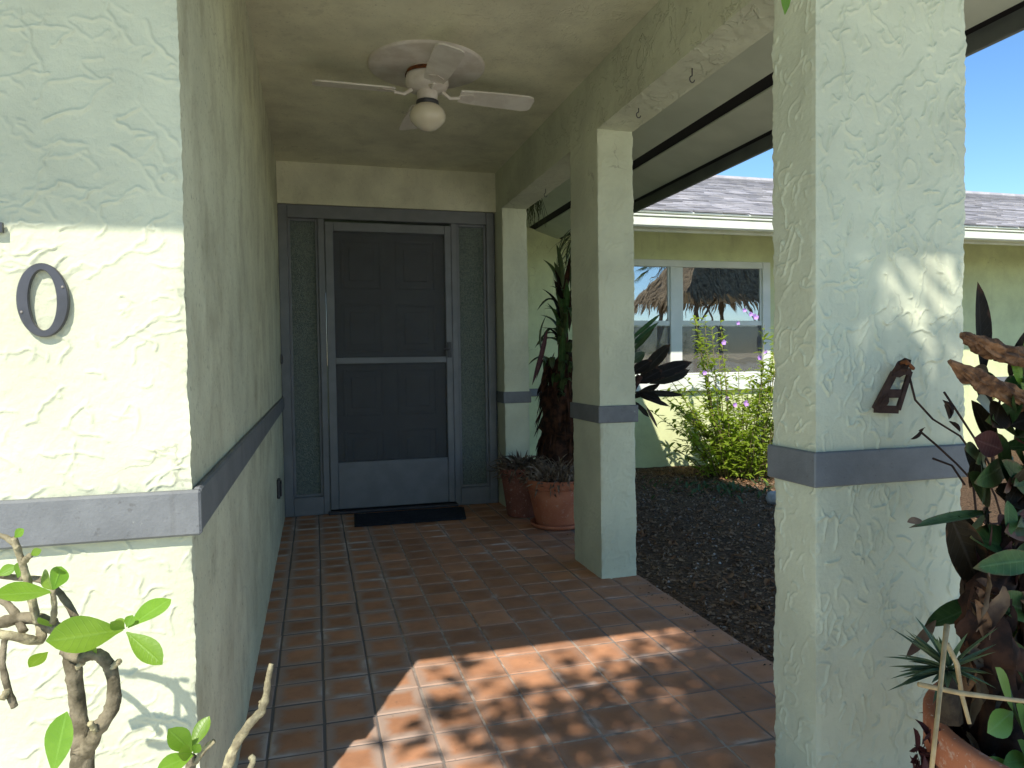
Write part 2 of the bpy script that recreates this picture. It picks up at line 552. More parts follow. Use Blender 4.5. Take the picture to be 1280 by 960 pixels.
M_BARK = basic("grey_bark", (.24, .205, .14), (.10, .085, .055), .9, .15, 45, bump=.8, bscale=120, local=True)
M_BARKP = basic("pale_stem", (.46, .41, .25), (.22, .19, .12), .85, .2, 55, bump=.7, bscale=140, local=True, lo=.3, hi=.6)
M_TRUNK = basic("brown_fibrous_trunk", (.085, .038, .022), (.025, .015, .011), .95, .15, 22, bump=1.0, bscale=45)
M_DRIFT = basic("driftwood", (.23, .125, .065), (.06, .032, .02), .9, .15, 26, bump=.9, bscale=60)
M_DRY = basic("dry_leaf", (.20, .13, .075), (.10, .06, .04), .9, .15, 20, rnd=.6)
M_DRYG = basic("dry_grey_leaf", (.22, .165, .115), (.085, .06, .042), .95, .1, 25, rnd=.6)
M_STRAW = basic("straw_stalk", (.46, .34, .18), (.34, .24, .12), .8, .2, 40)
M_TWIG = basic("brown_twig", (.075, .045, .034), (.04, .026, .022), .9, .15, 30)
M_SOIL = basic("pot_soil", (.035, .026, .02), (.06, .045, .03), .95, .1, 60, bump=1.0, bscale=90)
M_LEAFY = leafmat("fresh_green_leaf", (.13, .26, .025), (.19, .34, .04), .33, .38, (.30, .50, .04))
M_LEAFSOFT = leafmat("soft_green_leaf", (.22, .40, .07), (.30, .48, .12), .45, .4, (.35, .55, .10))
M_LEAFDK = leafmat("dark_green_leaf", (.034, .075, .022), (.065, .12, .034), .45, .15, spec=.14, edge=.6)
M_LEAFRED = leafmat("maroon_leaf", (.05, .014, .016), (.095, .035, .03), .5, .15, spec=.2, edge=.4)
M_LEAFBLK = leafmat("blackish_leaf", (.017, .013, .007), (.028, .021, .011), .7, .05, spec=.12, rib=.3, edge=.5)
M_STRAP = leafmat("strap_leaf", (.05, .085, .03), (.09, .12, .04), .4, .25)
M_SPIKE = leafmat("spiky_leaf", (.065, .105, .05), (.10, .145, .07), .5, .15)
M_SHRUB = leafmat("shrub_leaf", (.20, .33, .028), (.30, .43, .05), .5, .45, (.52, .68, .06), 5)
M_TREE = leafmat("tree_leaf", (.05, .10, .02), (.09, .14, .03), .5, .3)
M_FLOWER = basic("purple_petal", (.42, .22, .62), (.52, .32, .70), .6, .3, 30)
M_YFLOW = basic("yellow_petal", (.75, .6, .12), (.8, .75, .3), .6, .3, 30)
M_THATCH = basic("thatch", (.36, .265, .16), (.20, .14, .085), .95, .1, 14, bump=.8, bscale=40)
M_POST = basic("weathered_post", (.22, .16, .11), (.15, .11, .08), .9, .15, 10)
M_BLUE = basic("blue_glazed_pot", (.09, .13, .26), (.35, .40, .50), .25, .5, 22)


def tile_mat():
    m = NT("terracotta_tile"); wp = m.pos(); ob = m.obj()
    oi = m.n("ShaderNodeObjectInfo")
    base = m.mix(m.ramp(m.noise(wp, 9, 6, .6), .3, .7), (.475, .235, .125), (.36, .178, .098))
    hv = m.n("ShaderNodeHueSaturation"); m.l(base, hv.inputs["Color"])
    m.l(m.math('ADD', m.math('MULTIPLY', oi.outputs["Random"], .40), .80), hv.inputs["Value"])
    col = hv.outputs[0]
    sp = m.n("ShaderNodeSeparateXYZ"); m.l(ob, sp.inputs[0])
    nz = m.noise(wp, 26, 4)
    d = m.math('MAXIMUM', m.math('ABSOLUTE', sp.outputs[0]), m.math('ABSOLUTE', sp.outputs[1]))
    d = m.math('ADD', d, m.math('MULTIPLY', m.math('SUBTRACT', nz, .5), .030))
    ring = m.ramp(d, .030, .062)
    sw = m.n("ShaderNodeSeparateXYZ"); m.l(wp, sw.inputs[0])
    xx = m.math('ADD', sw.outputs[0], m.math('MULTIPLY', m.math('SUBTRACT', m.noise(wp, 2.2, 3), .5), .35))
    left = m.math('SUBTRACT', 1.0, m.ramp(xx, .20, .52))
    # mineral bloom: a pale frame round the tiles of the damp side, a faint one elsewhere
    k = m.math('MULTIPLY', ring, m.math('ADD', m.math('MULTIPLY', left, .50), .20))
    col = m.mix(k, col, (.37, .31, .265))
    # thick white crust in patches along some joints
    crust = m.math('MULTIPLY', m.ramp(d, .050, .066), m.ramp(m.noise(wp, 3.4, 3), .56, .64))
    col = m.mix(m.math('MULTIPLY', crust, .45), col, (.60, .55, .50))
    dirt = m.ramp(m.noise(wp, 40, 5, .7), .60, .72)
    col = m.mix(m.math('MULTIPLY', dirt, .35), col, (.10, .07, .055))
    rough = m.math('ADD', .60, m.math('MULTIPLY', m.noise(wp, 14, 4), .30))
    nr = m.bump(m.noise(wp, 160, 5, .6), .25, .0015)
    nr = m.bump(m.noise(wp, 12, 3), .10, .006, nr)
    return m.done(col, rough, nr, .26)


def grout_mat():
    m = NT("grout"); wp = m.pos()
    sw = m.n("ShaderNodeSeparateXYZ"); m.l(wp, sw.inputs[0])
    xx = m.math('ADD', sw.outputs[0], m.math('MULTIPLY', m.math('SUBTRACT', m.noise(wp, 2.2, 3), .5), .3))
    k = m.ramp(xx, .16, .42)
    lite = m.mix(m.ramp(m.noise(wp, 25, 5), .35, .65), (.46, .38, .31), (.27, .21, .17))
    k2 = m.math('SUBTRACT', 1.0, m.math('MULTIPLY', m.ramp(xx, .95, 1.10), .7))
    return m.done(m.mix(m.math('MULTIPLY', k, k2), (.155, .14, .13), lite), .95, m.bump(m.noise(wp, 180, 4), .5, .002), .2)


def pot_mat(name, c1, c2, lime):
    m = NT(name); wp = m.pos()
    col = m.mix(m.ramp(m.noise(wp, 8, 5), .3, .7), c1, c2)
    col = m.mix(m.math('MULTIPLY', m.ramp(m.noise(wp, 34, 5, .65), .57, .70), lime), col, (.55, .42, .33))
    col = m.mix(m.math('MULTIPLY', m.ramp(m.noise(wp, 150, 2), .66, .72), lime), col, (.62, .52, .44))
    return m.done(col, .8, m.bump(m.noise(wp, 120, 4), .25, .002), .3)


def mulch_mat():
    m = NT("mulch"); wp = m.pos(); oi = m.n("ShaderNodeObjectInfo")
    vor = m.n("ShaderNodeTexVoronoi"); vor.inputs["Scale"].default_value = 55; m.l(wp, vor.inputs["Vector"])
    col = m.mix(m.ramp(m.noise(wp, 45, 5, .7), .3, .7), (.055, .034, .020), (.18, .112, .065))
    col = m.mix(m.ramp(m.noise(wp, 160, 3, .7), .63, .70), col, (.17, .13, .10))
    nr = m.bump(vor.outputs["Distance"], .9, .012)
    return m.done(col, .95, m.bump(m.noise(wp, 90, 5), .8, .01, nr), .12)


def chip_mat():
    m = NT("mulch_chip"); wp = m.pos()
    n = m.noise(wp, 60, 2)
    col = m.mix(m.ramp(n, .35, .6), (.062, .037, .021), (.25, .155, .09))
    col = m.mix(m.ramp(m.noise(wp, 33, 1), .64, .70), col, (.30, .25, .20))
    return m.done(col, .95, None, .12)


def shingle_mat():
    m = NT("roof_shingle"); wp = m.pos(); oi = m.n("ShaderNodeObjectInfo")
    col = m.mix(m.ramp(m.noise(wp, 140, 3), .35, .65), (.30, .285, .285), (.42, .40, .395))
    b = m.ramp(m.noise(wp, 4.0, 2), .42, .58)
    col = m.mix(m.math('MULTIPLY', b, .6), col, (.25, .245, .26))
    hv = m.n("ShaderNodeHueSaturation"); m.l(col, hv.inputs["Color"])
    m.l(m.math('ADD', m.math('MULTIPLY', oi.outputs["Random"], .6), .7), hv.inputs["Value"])
    return m.done(hv.outputs[0], .9, m.bump(m.noise(wp, 260, 3), .5, .003), .2)


def screen_mat():
    m = NT("insect_screen")
    m.done((.105, .11, .12), .7, None, .3)
    tr = m.n("ShaderNodeBsdfTransparent"); mx = m.n("ShaderNodeMixShader"); mx.inputs[0].default_value = .40
    m.l(tr.outputs[0], mx.inputs[1]); m.l(m.p.outputs[0], mx.inputs[2]); m.l(mx.outputs[0], m.out.inputs[0])
    return m.m


def screen2_mat():
    m = NT("fine_window_screen")
    m.done((.16, .15, .135), .8, None, .2)
    tr = m.n("ShaderNodeBsdfTransparent"); mx = m.n("ShaderNodeMixShader"); mx.inputs[0].default_value = .42
    m.l(tr.outputs[0], mx.inputs[1]); m.l(m.p.outputs[0], mx.inputs[2]); m.l(mx.outputs[0], m.out.inputs[0])
    return m.m


def window_mat():
    m = NT("window_glass")
    gl = m.n("ShaderNodeBsdfGlossy"); gl.inputs[0].default_value = (.86, .92, .98, 1); gl.inputs["Roughness"].default_value = .008
    tr = m.n("ShaderNodeBsdfTransparent"); tr.inputs[0].default_value = (.55, .58, .58, 1)
    wp = m.pos()
    m.l(m.bump(m.noise(wp, 2.2, 2), .07, .02), gl.inputs["Normal"])
    mx = m.n("ShaderNodeMixShader"); mx.inputs[0].default_value = .42
    m.l(tr.outputs[0], mx.inputs[1]); m.l(gl.outputs[0], mx.inputs[2]); m.l(mx.outputs[0], m.out.inputs[0])
    return m.m


def pebble_mat():
    m = NT("pebbled_glass"); wp = m.pos()
    vor = m.n("ShaderNodeTexVoronoi"); vor.inputs["Scale"].default_value = 150; m.l(wp, vor.inputs["Vector"])
    col = m.mix(m.ramp(m.noise(wp, 90, 3), .35, .65), (.085, .115, .10), (.15, .18, .155))
    return m.done(col, .16, m.bump(vor.outputs["Distance"], .7, .007), .8)


M_TILE, M_GROUT, M_MULCH, M_CHIP, M_SHINGLE = tile_mat(), grout_mat(), mulch_mat(), chip_mat(), shingle_mat()
M_SCREEN2 = screen2_mat()
M_SCREEN, M_WINGLASS, M_PEBBLE = screen_mat(), window_mat(), pebble_mat()
M_POT = pot_mat("terracotta_pot", (.48, .17, .085), (.38, .12, .06), .35)
M_POT2 = pot_mat("terracotta_pot_limed", (.27, .095, .06), (.20, .075, .05), .55)
M_POT3 = pot_mat("terracotta_pot_bright", (.46, .17, .085), (.36, .12, .06), .6)
m_ = NT("opal_glass"); m_.done((.72, .66, .52), .22, None, .5); m_.p.inputs["Subsurface Weight"].default_value = .4
m_.p.inputs["Subsurface Radius"].default_value = (.03, .03, .02); M_GLOBE = m_.m
m_ = NT("sea_water"); m_.done((.10, .20, .26), .12, m_.bump(m_.noise(m_.pos(), 1.5, 4), .2, .05), .5); M_WATER = m_.m

# ------------------------------------------------------------------ main planes of the place
XL = -.215            # face of the long left wall of the porch
YF = 1.36             # front face of the house beside the porch
YD = 4.98             # wall with the front door
XB0, XB1 = 1.276, 1.456   # beam over the columns
ZB, ZC = 2.09, 2.37   # beam underside, ceiling
ZG = -.17             # garden level
YW = 7.1              # wall of the wing that closes the garden
XE, YE = 2.54, .56    # eave lines, side and front
BZ0, BZ1 = .733, .813  # painted band

# ------------------------------------------------------------------ ground
XB1_ = XB1
g = MB().box(-400, 400, -400, 400, -1.2, ZG - .03)
o = part("lawn", g, M_LAWN); o["kind"] = "structure"
w_ = MB().poly([(-300, -120, ZG - .02), (300, -120, ZG - .02), (300, -34, ZG - .02), (-300, -34, ZG - .02)])
o = part("water", w_, M_WATER); o["kind"] = "structure"
p_ = MB().box(-10, 15, -15, 1.16, ZG - .1, ZG, .01)  # unseen paving, added wide and pale to bounce sun onto the porch
o = part("bounce_paving", p_, M_BOUNCE); o["kind"] = "structure"

# mulch bed, an uneven sheet, with its chips
nx, ny = 150, 110
gx = np.linspace(1.44, 12.5, nx); gy = np.linspace(1.17, 7.2, ny)
X, Y = np.meshgrid(gx, gy)
Z = -.045 - (.125) * sstep(3.0, 6.6, Y) + .018 * perlin(X * 2.2, Y * 2.2, 5) + .010 * perlin(X * 7, Y * 7, 6)
Z = np.where(X < 1.62, np.minimum(Z, -.03), Z)


def mulch_z(x, y):
    return float(-.045 - .125 * sstep(3.0, 6.6, np.array(y)) + .018 * perlin(x * 2.2, y * 2.2, 5) + .010 * perlin(x * 7, y * 7, 6))


idx = np.arange(nx * ny).reshape(ny, nx)
q = np.stack([idx[:-1, :-1], idx[:-1, 1:], idx[1:, 1:], idx[1:, :-1]], -1).reshape(-1, 4)
o = grid_part("mulch_bed", [(np.stack([X, Y, Z], -1).reshape(-1, 3), q)], M_MULCH, None); o["kind"] = "structure"
mb = MB()
for i in range(12000):
    y = 1.5 + 5.5 * random.random() ** 1.2; x = random.uniform(1.5, 1.9 + .62 * y)
    z = mulch_z(x, y); s = random.uniform(.005, .022) * (.55 + .12 * y); a = random.uniform(0, PI); tl = random.uniform(-.6, .6)
    ux, uy = math.cos(a), math.sin(a); w2 = s * random.uniform(.25, .5); t2 = s * random.uniform(.1, .3)
    P = []
    for (du, dw, dz) in ((-s, -w2, 0), (s, -w2, tl * s), (s * .8, w2, tl * s), (-s * .9, w2, 0), (-s * .7, 0, t2 * 2), (s * .7, 0, t2 * 2 + tl * s)):
        P.append((x + ux * du - uy * dw, y + uy * du + ux * dw, z + dz + .002))
    mb.add(P, [(0, 1, 5, 4), (3, 4, 5, 2), (0, 4, 3), (1, 2, 5)])
for i in range(150):
    y = random.uniform(1.6, 4.6); x = XB1_ - abs(random.gauss(0, .05)) + .01
    if 3.0 < y < 3.5: continue
    s = random.uniform(.003, .009); a = random.uniform(0, PI); ux, uy = math.cos(a) * s, math.sin(a) * s
    mb.add([(x - ux, y - uy, .001), (x + uy * .4, y - ux * .4, .001), (x + ux, y + uy, .002), (x - uy * .4, y + ux * .4, .001), (x, y, .001 + s * .5)], [(0, 1, 4), (1, 2, 4), (2, 3, 4), (3, 0, 4)])
o = part("mulch_chips", mb, M_CHIP, None, kind="stuff")
mb = MB()
for i in range(420):
    if random.random() < .7: y = random.uniform(5.2, 6.95)
    else: y = random.uniform(2.2, 5.2)
    x = random.uniform(1.6, .62 * y + .5); z = mulch_z(x, y) + .008
    a = random.uniform(0, 2 * PI); L = random.uniform(.03, .075)
    mb.leaf((x, y, z), (x + L * math.cos(a), y + L * math.sin(a), z + random.uniform(0, .025)), L * random.uniform(.3, .55), sag=-.1, fold=random.uniform(-.2, .4), n=3)
o = part("leaf_litter", mb, basic("fallen_leaf", (.26, .13, .055), (.13, .065, .035), .85, .2, 30), None, kind="stuff")

# ------------------------------------------------------------------ tiled porch floor
slab = MB().box(XL - .02, XB1 + .006, 1.2, YD + .12, ZG - .1, -.0035)
slab.box(XB1 + .006, 1.64, 3.5, YD + .1, ZG - .1, -.006)
slab.box(1.08, 1.53, 1.2, 1.53, ZG - .1, -.008)
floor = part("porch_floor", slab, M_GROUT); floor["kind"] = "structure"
PITCH = .1468; HALF = PITCH / 2 - .0032
tm = MB(); b = .004
ch = []
for (r_, z_) in ((HALF, -.012), (HALF, -b * .7), (HALF - b, 0.0)):
    ch += [(-r_, -r_, z_), (r_, -r_, z_), (r_, r_, z_), (-r_, r_, z_)]
tm.add(ch, [(0, 1, 5, 4), (1, 2, 6, 5), (2, 3, 7, 6), (3, 0, 4, 7), (4, 5, 9, 8), (5, 6, 10, 9), (6, 7, 11, 10), (7, 4, 8, 11), (8, 9, 10, 11)])
tile_me = tm.mesh("tile"); tile_me.materials.append(M_TILE)


def col_rects():
    return [(1.276, 1.456, 3.07, 3.43), (1.09, 1.512, 1.36, 1.52), (1.276, 1.456, 4.79, 5.0)]


far_tiles = MB()
n_t = 0
for j in range(25, -1, -1):
    y = 1.2685 + PITCH * j
    for i in range(12):
        x = -.0695 - PITCH + PITCH * i + .0005
        if x - HALF < XL - .01 and i == 0: pass
        if any(x > a + .01 and x < b_ - .01 and y > c + .02 and y < d - .02 for a, b_, c, d in col_rects()): continue
        if j < 2:
            vv = np.array(ch) + np.array([x, y, random.uniform(-.0006, .0006)])
            far_tiles.add(vv, [(0, 1, 5, 4), (1, 2, 6, 5), (2, 3, 7, 6), (3, 0, 4, 7), (4, 5, 9, 8), (5, 6, 10, 9), (6, 7, 11, 10), (7, 4, 8, 11), (8, 9, 10, 11)])
            continue
        t = link("tile", tile_me, None, floor, (x + random.uniform(-.0009, .0009), y + random.uniform(-.0009, .0009), random.uniform(-.0020, .0008)))
        t.rotation_euler = (random.uniform(-.010, .010), random.uniform(-.010, .010), random.uniform(-.009, .009) + random.choice((0, PI / 2, PI)))
        n_t += 1
o = part("tile_border", far_tiles, M_TILE, floor, kind="stuff")

# ------------------------------------------------------------------ left wall of the porch with its front face
wall = thing("stucco_wall", "cream trowelled stucco house wall left of the porch, with grey band and house numeral", "wall", (XL, YF, ZG))
Xf = -1.30
Xm = -.76
grid_part("front_face", [
    stucco((Xm, YF, .12), (1, 0, 0), XL - Xm, 1.68, (0, -1, 0), .0021, 3, .12, 1.1, right=(1, -1, 0)),
    stucco((Xm, YF, 1.80), (1, 0, 0), XL - Xm, .50, (0, -1, 0), .006, 4, .12, 1.1, right=(1, -1, 0)),
    stucco((Xf, YF, .05), (1, 0, 0), Xm - Xf, 2.25, (0, -1, 0), .006, 5, .12, 1.1)], M_STUCCO, wall)
part("front_foot", MB().box(Xm, XL, YF, YF + .03, ZG, .12), M_STUCCO_B, wall)
grid_part("side_face", [stucco((XL, YF, -.02), (0, 1, 0), 3.64, 2.5, (1, 0, 0), .008, 9, .2, .55, left=(1, -1, 0))], M_STUCCO_G, wall)
mb = MB().box(-7.0, Xf, YF, YF + .2, ZG, 2.75).box(Xf, XL - .03, YF + .03, YF + .2, ZG, 2.75)
mb.box(Xf, XL, YF, YF + .03, ZG, .05).box(Xf, XL, YF, YF + .03, 2.30, 2.75)
mb.box(XL - .2, XL - .03, YF + .2, YD + .2, ZG, 2.75).box(XL - .03, XL, YF + .03, YD + .02, ZG, -.02)
part("wall_core", mb, M_STUCCO_B, wall)
mb = MB().box(-7.0, XL + .017, YF - .020, YF - .001, BZ0 - .002, BZ1 - .002, .004)
part("trim_band", mb, M_BAND, wall)
mb = MB().box(XL + .001, XL + .016, YF - .0005, YD - .012, BZ0, BZ1, .004)
part("trim_band", mb, M_BAND, wall)
# thin ledge of stucco left bare under the band
# the numeral
num = thing("house_number", "dark metal numeral 0 screwed to the sunlit stucco wall", "house number", (-.433, YF - .004, 1.142))
mb = MB(); n = 56; V = []
for k in range(n):
    th = 2 * PI * k / n
    co, si = math.cos(th), math.sin(th)
    ox, oz = .0385 * co, .0615 * si
    ix, iz = .0205 * co, .0500 * si
    for (x, z, y) in ((ox, oz, .0), (ox, oz, -.007), (ox * .96, oz * .975, -.009), (ix * 1.06, iz * 1.02, -.009), (ix, iz, -.007), (ix, iz, 0)):
        V.append((-.433 + x, YF - .004 + y, 1.142 + z))
F = []
for k in range(n):
    a, c = k * 6, ((k + 1) % n) * 6
    for j in range(6):
        F.append((a + j, c + j, c + (j + 1) % 6, a + (j + 1) % 6))
mb.add(V, F)
part("numeral", mb, M_NUM, num)
for (px, pz) in ((-.0305, -.020), (.0305, .022)):
    mb = MB().lathe([(.0001, -.0108), (.002, -.0104), (.0026, -.0085)], 0, 0, 10)
    v = np.concatenate(mb.v); mb2 = MB().add([(-.433 + px + a, YF - .004 + c, 1.142 + pz + b_) for a, b_, c in v], mb.f)
    part("screw", mb2, M_SCREW, num)
# a second numeral, of which only the foot reaches into view
mb = MB()
pts = [(-.575, 1.352), (-.566, 1.370), (-.550, 1.377), (-.532, 1.368), (-.526, 1.345), (-.538, 1.315), (-.556, 1.283), (-.568, 1.264)]
for (a, b_) in zip(pts[:-1], pts[1:]):
    d = Vector((b_[0] - a[0], 0, b_[1] - a[1])).normalized(); s = Vector((-d.z, 0, d.x)) * .007
    A = Vector((a[0], YF - .006, a[1])) - d * .002; B = Vector((b_[0], YF - .006, b_[1])) + d * .002
    mb.prism([A - s, B - s, B + s, A + s], (0, -.008, 0))
mb.prism([(-.563, YF - .0061, 1.252), (-.4865, YF - .0061, 1.252), (-.4865, YF - .0061, 1.268), (-.563, YF - .0061, 1.268)], (0, -.0082, 0))
solo("house_number", mb, M_NUM, "dark metal numeral cut off at the edge, above the 0 on the wall", "house number")
# door bell and outlet cover on the side face
bell = thing("doorbell", "small dark doorbell button on the porch wall beside the door frame", "doorbell", (XL + .003, 4.90, 1.03))
part("backplate", MB().box(XL + .002, XL + .014, 4.875, 4.925, 1.03, 1.095, .003), M_METALDK, bell)
part("button", MB().box(XL + .014, XL + .020, 4.89, 4.91, 1.055, 1.075, .003), M_SCREW, bell)
out = thing("outlet_cover", "dark weatherproof outlet cover low on the porch wall", "outlet", (XL + .003, 4.08, .30))
part("cover", MB().box(XL + .002, XL + .018, 4.045, 4.115, .295, .40, .004), M_METALDK, out)
part("flap", MB().box(XL + .018, XL + .026, 4.055, 4.105, .305, .39, .004), M_METALDK, out)

# ------------------------------------------------------------------ ceiling, beam
mb = MB().box(XL - .03, XB0 + .01, 1.12, YD + .1, ZC, ZC + .05)
ceil = part("porch_ceiling", mb, M_CEIL); ceil["kind"] = "structure"
beam = thing("stucco_beam", "cream stucco beam running over the porch columns to the door wall", "beam", (XB0, 3.0, ZB))
y0b = 1.10
grid_part("beam_body", [
    stucco((XB0, y0b, ZB), (0, 1, 0), 5.0 - y0b, .30, (-1, 0, 0), .010, 21, .4, .7),
    stucco((XB0, y0b, ZB), (0, 1, 0), 5.0 - y0b, XB1 - XB0, (0, 0, -1), .008, 25, .9, 1.2, V=(1, 0, 0)),
    stucco((XB1, y0b, ZB), (0, 1, 0), 7.1 - y0b, .58, (1, 0, 0), .02, 27, .4, .7)], M_STUCCO_B, beam)
part("beam_end", MB().poly([(XB0, y0b, ZB), (XB1, y0b, ZB), (XB1, y0b, 2.6), (XB0, y0b, 2.6)]), M_STUCCO_B, beam)
head = solo("stucco_header", MB().box(XL - .2, XB0 - .003, 1.10, 1.24, 2.16, 2.70), M_STUCCO_B, "stucco header over the open front end of the porch", "beam")


def hook(name_loc, L, label):
    x, y = name_loc
    t = thing("ceiling_hook", label, "hook", (x, y, ZB), "metal hooks under the beam")
    mb = MB()
    pts = [(x, y, ZB + .012), (x, y, ZB - L * .55)]
    for k in range(9):
        a = PI * .5 + k / 8 * PI * 1.45
        pts.append((x + .010 * math.cos(a) + 0.0, y, ZB - L * .55 - .012 + .012 * math.sin(a)))
    part("shank", MB().tube(pts, .0022, 8), M_METALDK, t, True)
    return t


hook((1.352, 2.35), .055, "rusty screw hook under the beam, nearest the big front pillar")
hook((1.345, 2.78), .030, "short hook under the beam just before the middle column")
hook((1.40, 4.20), .05, "hook under the beam close to the door end")


# ------------------------------------------------------------------ columns
def column(x0, x1, y0, y1, z0, z1, res, seed, label, amp=1.0, ang=1.1, mat=M_STUCCO, bandtop=BZ1, sides=4):
    t = thing("stucco_column", label, "column", ((x0 + x1) / 2, (y0 + y1) / 2, z0), "stucco columns of the porch")
    h = z1 - z0
    P = [stucco((x0, y0, z0), (1, 0, 0), x1 - x0, h, (0, -1, 0), res, seed, ang, amp, left=(-1, -1, 0), right=(1, -1, 0), lean=True),
         stucco((x0, y1, z0), (0, -1, 0), y1 - y0, h, (-1, 0, 0), res, seed + 50, ang * .8, amp * .7, left=(-1, 1, 0), right=(-1, -1, 0)),
         stucco((x1, y0, z0), (0, 1, 0), y1 - y0, h, (1, 0, 0), res * 1.5, seed + 100, ang, amp * .7, left=(1, -1, 0), right=(1, 1, 0)),
         stucco((x1, y1, z0), (-1, 0, 0), x1 - x0, h, (0, 1, 0), res * 2, seed + 150, ang, amp * .7, left=(1, 1, 0), right=(-1, 1, 0))]
    grid_part("shaft", P, mat, t)
    e = .011
    # the painted band is four boards mitred round the shaft
    mb = MB().box(x0 - e, x1 + e, y0 - e, y1 + e, BZ0, bandtop, .003)
    part("trim_band", mb, M_BAND, t)
    return t


column(1.09, 1.512, 1.36, 1.515, ZG, 2.62, .0021, 31, "wide stucco pillar at the porch front, nearest the camera, with the rusty bracket", 1.8, 1.2)
column(XB0, XB1, 3.07, 3.434, -.02, ZB + .01, .0045, 33, "middle stucco column on the tile edge, terracotta pots behind it", 1.0, .5)
column(XB0, XB1, 4.79, 5.02, -.02, ZB + .008, .010, 35, "stucco column attached beside the door frame, behind the pots", .8, .5)

# ------------------------------------------------------------------ entry wall and front door
ew = MB().box(XL, XB0 + .003, YD - .02, YD + .14, 2.095, ZC + .02)
solo("entry_wall", ew, M_CEIL, "short stucco wall strip over the front door, below the ceiling", "wall")
door = thing("front_door", "dark slate grey entry door behind a screen door, with two pebbled sidelights", "door", (.5, YD, 0))
fr = MB()
yf0, yf1 = YD - .012, YD + .10
fr.box(XL + .001, -.155, yf0, yf1, 0, 2.093, .004).box(1.205, 1.262, yf0, yf1, 0, 2.093, .004)          # outer jambs
fr.box(-.155, 1.205, yf0 + .002, yf1, 2.005, 2.093, .004)                                                # head
fr.box(.040, .084, yf0 + .004, yf1, 0, 2.005, .004).box(.948, .992, yf0 + .004, yf1, 0, 2.005, .004)     # mullions
fr.box(-.155, .040, yf0 + .003, yf1, 0, .125, .004).box(.992, 1.205, yf0 + .003, yf1, 0, .125, .004)     # sidelight aprons
fr.box(1.262, XB0 + .004, YD + .03, yf1, 0, 2.095)                                                        # shadow gap
part("frame", fr, M_DOOR, door)
part("threshold", MB().box(.07, .965, YD - .045, YD + .06, .001, .022, .004), M_METALDK, door)
for (a, c) in ((-.155, .040), (.992, 1.205)):
    sd = MB()
    e = .018
    sd.box(a, a + e, YD + .012, YD + .05, .125, 2.005, .003).box(c - e, c, YD + .012, YD + .05, .125, 2.005, .003)
    sd.box(a + e, c - e, YD + .012, YD + .05, .125, .125 + e, .003).box(a + e, c - e, YD + .012, YD + .05, 2.005 - e, 2.005, .003)
    s = part("sidelight", sd, M_DOOR, door)
    part("glass_pane", MB().box(a + e, c - e, YD + .028, YD + .036, .125 + e, 2.005 - e), M_PEBBLE, s)
# screen door
sc = MB(); ys0, ys1 = YD - .016, YD + .014
sc.box(.086, .140, ys0, ys1, .03, 1.985, .004).box(.900, .946, ys0, ys1, .03, 1.985, .004)
sc.box(.140, .900, ys0 + .001, ys1, 1.925, 1.985, .004).box(.140, .900, ys0 + .001, ys1, 1.024, 1.068, .004)
sd_ = part("screen_door", sc, M_DOOR, door)
part("kick_plate", MB().box(.140, .900, ys0 + .005, ys1 - .004, .03, .350, .004), M_DOOR, sd_)
part("screen_mesh", MB().box(.140, .900, YD + .002, YD + .003, 1.068, 1.925), M_SCREEN, sd_)
part("screen_mesh", MB().box(.140, .900, YD + .002, YD + .003, .350, 1.024), M_SCREEN, sd_)
hd = MB().box(.908, .936, ys0 - .010, ys0, 1.06, 1.17, .003).tube([(.914, ys0 - .012, 1.12), (.914, ys0 - .045, 1.12), (.875, ys0 - .052, 1.118)], [.008, .007, .006], 10)
part("handle", hd, M_METALDK, sd_)
# the panelled door leaf behind it
dl = MB().box(.086, .946, YD + .062, YD + .095, .022, 2.0)
leaf_o = part("door_leaf", dl, M_DOORDK, door)
for (x0, x1) in ((.185, .470), (.560, .845)):
    for (z0, z1) in ((.20, .56), (.66, .99), (1.10, 1.44), (1.54, 1.88)):
        pm = MB()
        # a raised field inside a moulded frame
        f_ = .022
        for (a0, a1, c0, c1) in ((x0, x0 + f_, z0, z1), (x1 - f_, x1, z0, z1), (x0 + f_, x1 - f_, z0, z0 + f_), (x0 + f_, x1 - f_, z1 - f_, z1)):
            pm.box(a0, a1, YD + .046, YD + .0619, c0, c1, .006)
        pm.box(x0 + .055, x1 - .055, YD + .045, YD + .0619, z0 + .055, z1 - .055, .013)
        part("door_panel", pm, M_DOORDK, leaf_o)
mat_t = thing("doormat", "dark ribbed rubber doormat in front of the screen door", "doormat", (.58, 4.69, 0))
P4 = [(.235, 4.875), (.985, 4.85), (.93, 4.51), (.217, 4.52)]
part("base", MB().prism([(x, y, .002) for x, y in P4], (0, 0, .010)), M_MAT, mat_t)
rb = MB()
for k in range(15):
    s = (k + .7) / 15.6
    a = Vector((*P4[3], 0)).lerp(Vector((*P4[0], 0)), s); c = Vector((*P4[2], 0)).lerp(Vector((*P4[1], 0)), s)
    a2 = a.lerp(c, .02); c2 = a.lerp(c, .98)
    rb.box(a2.x, c2.x, (a2.y + c2.y) / 2 - .007, (a2.y + c2.y) / 2 + .007, .0121, .017, .002)
part("ribs", rb, M_MAT, mat_t)

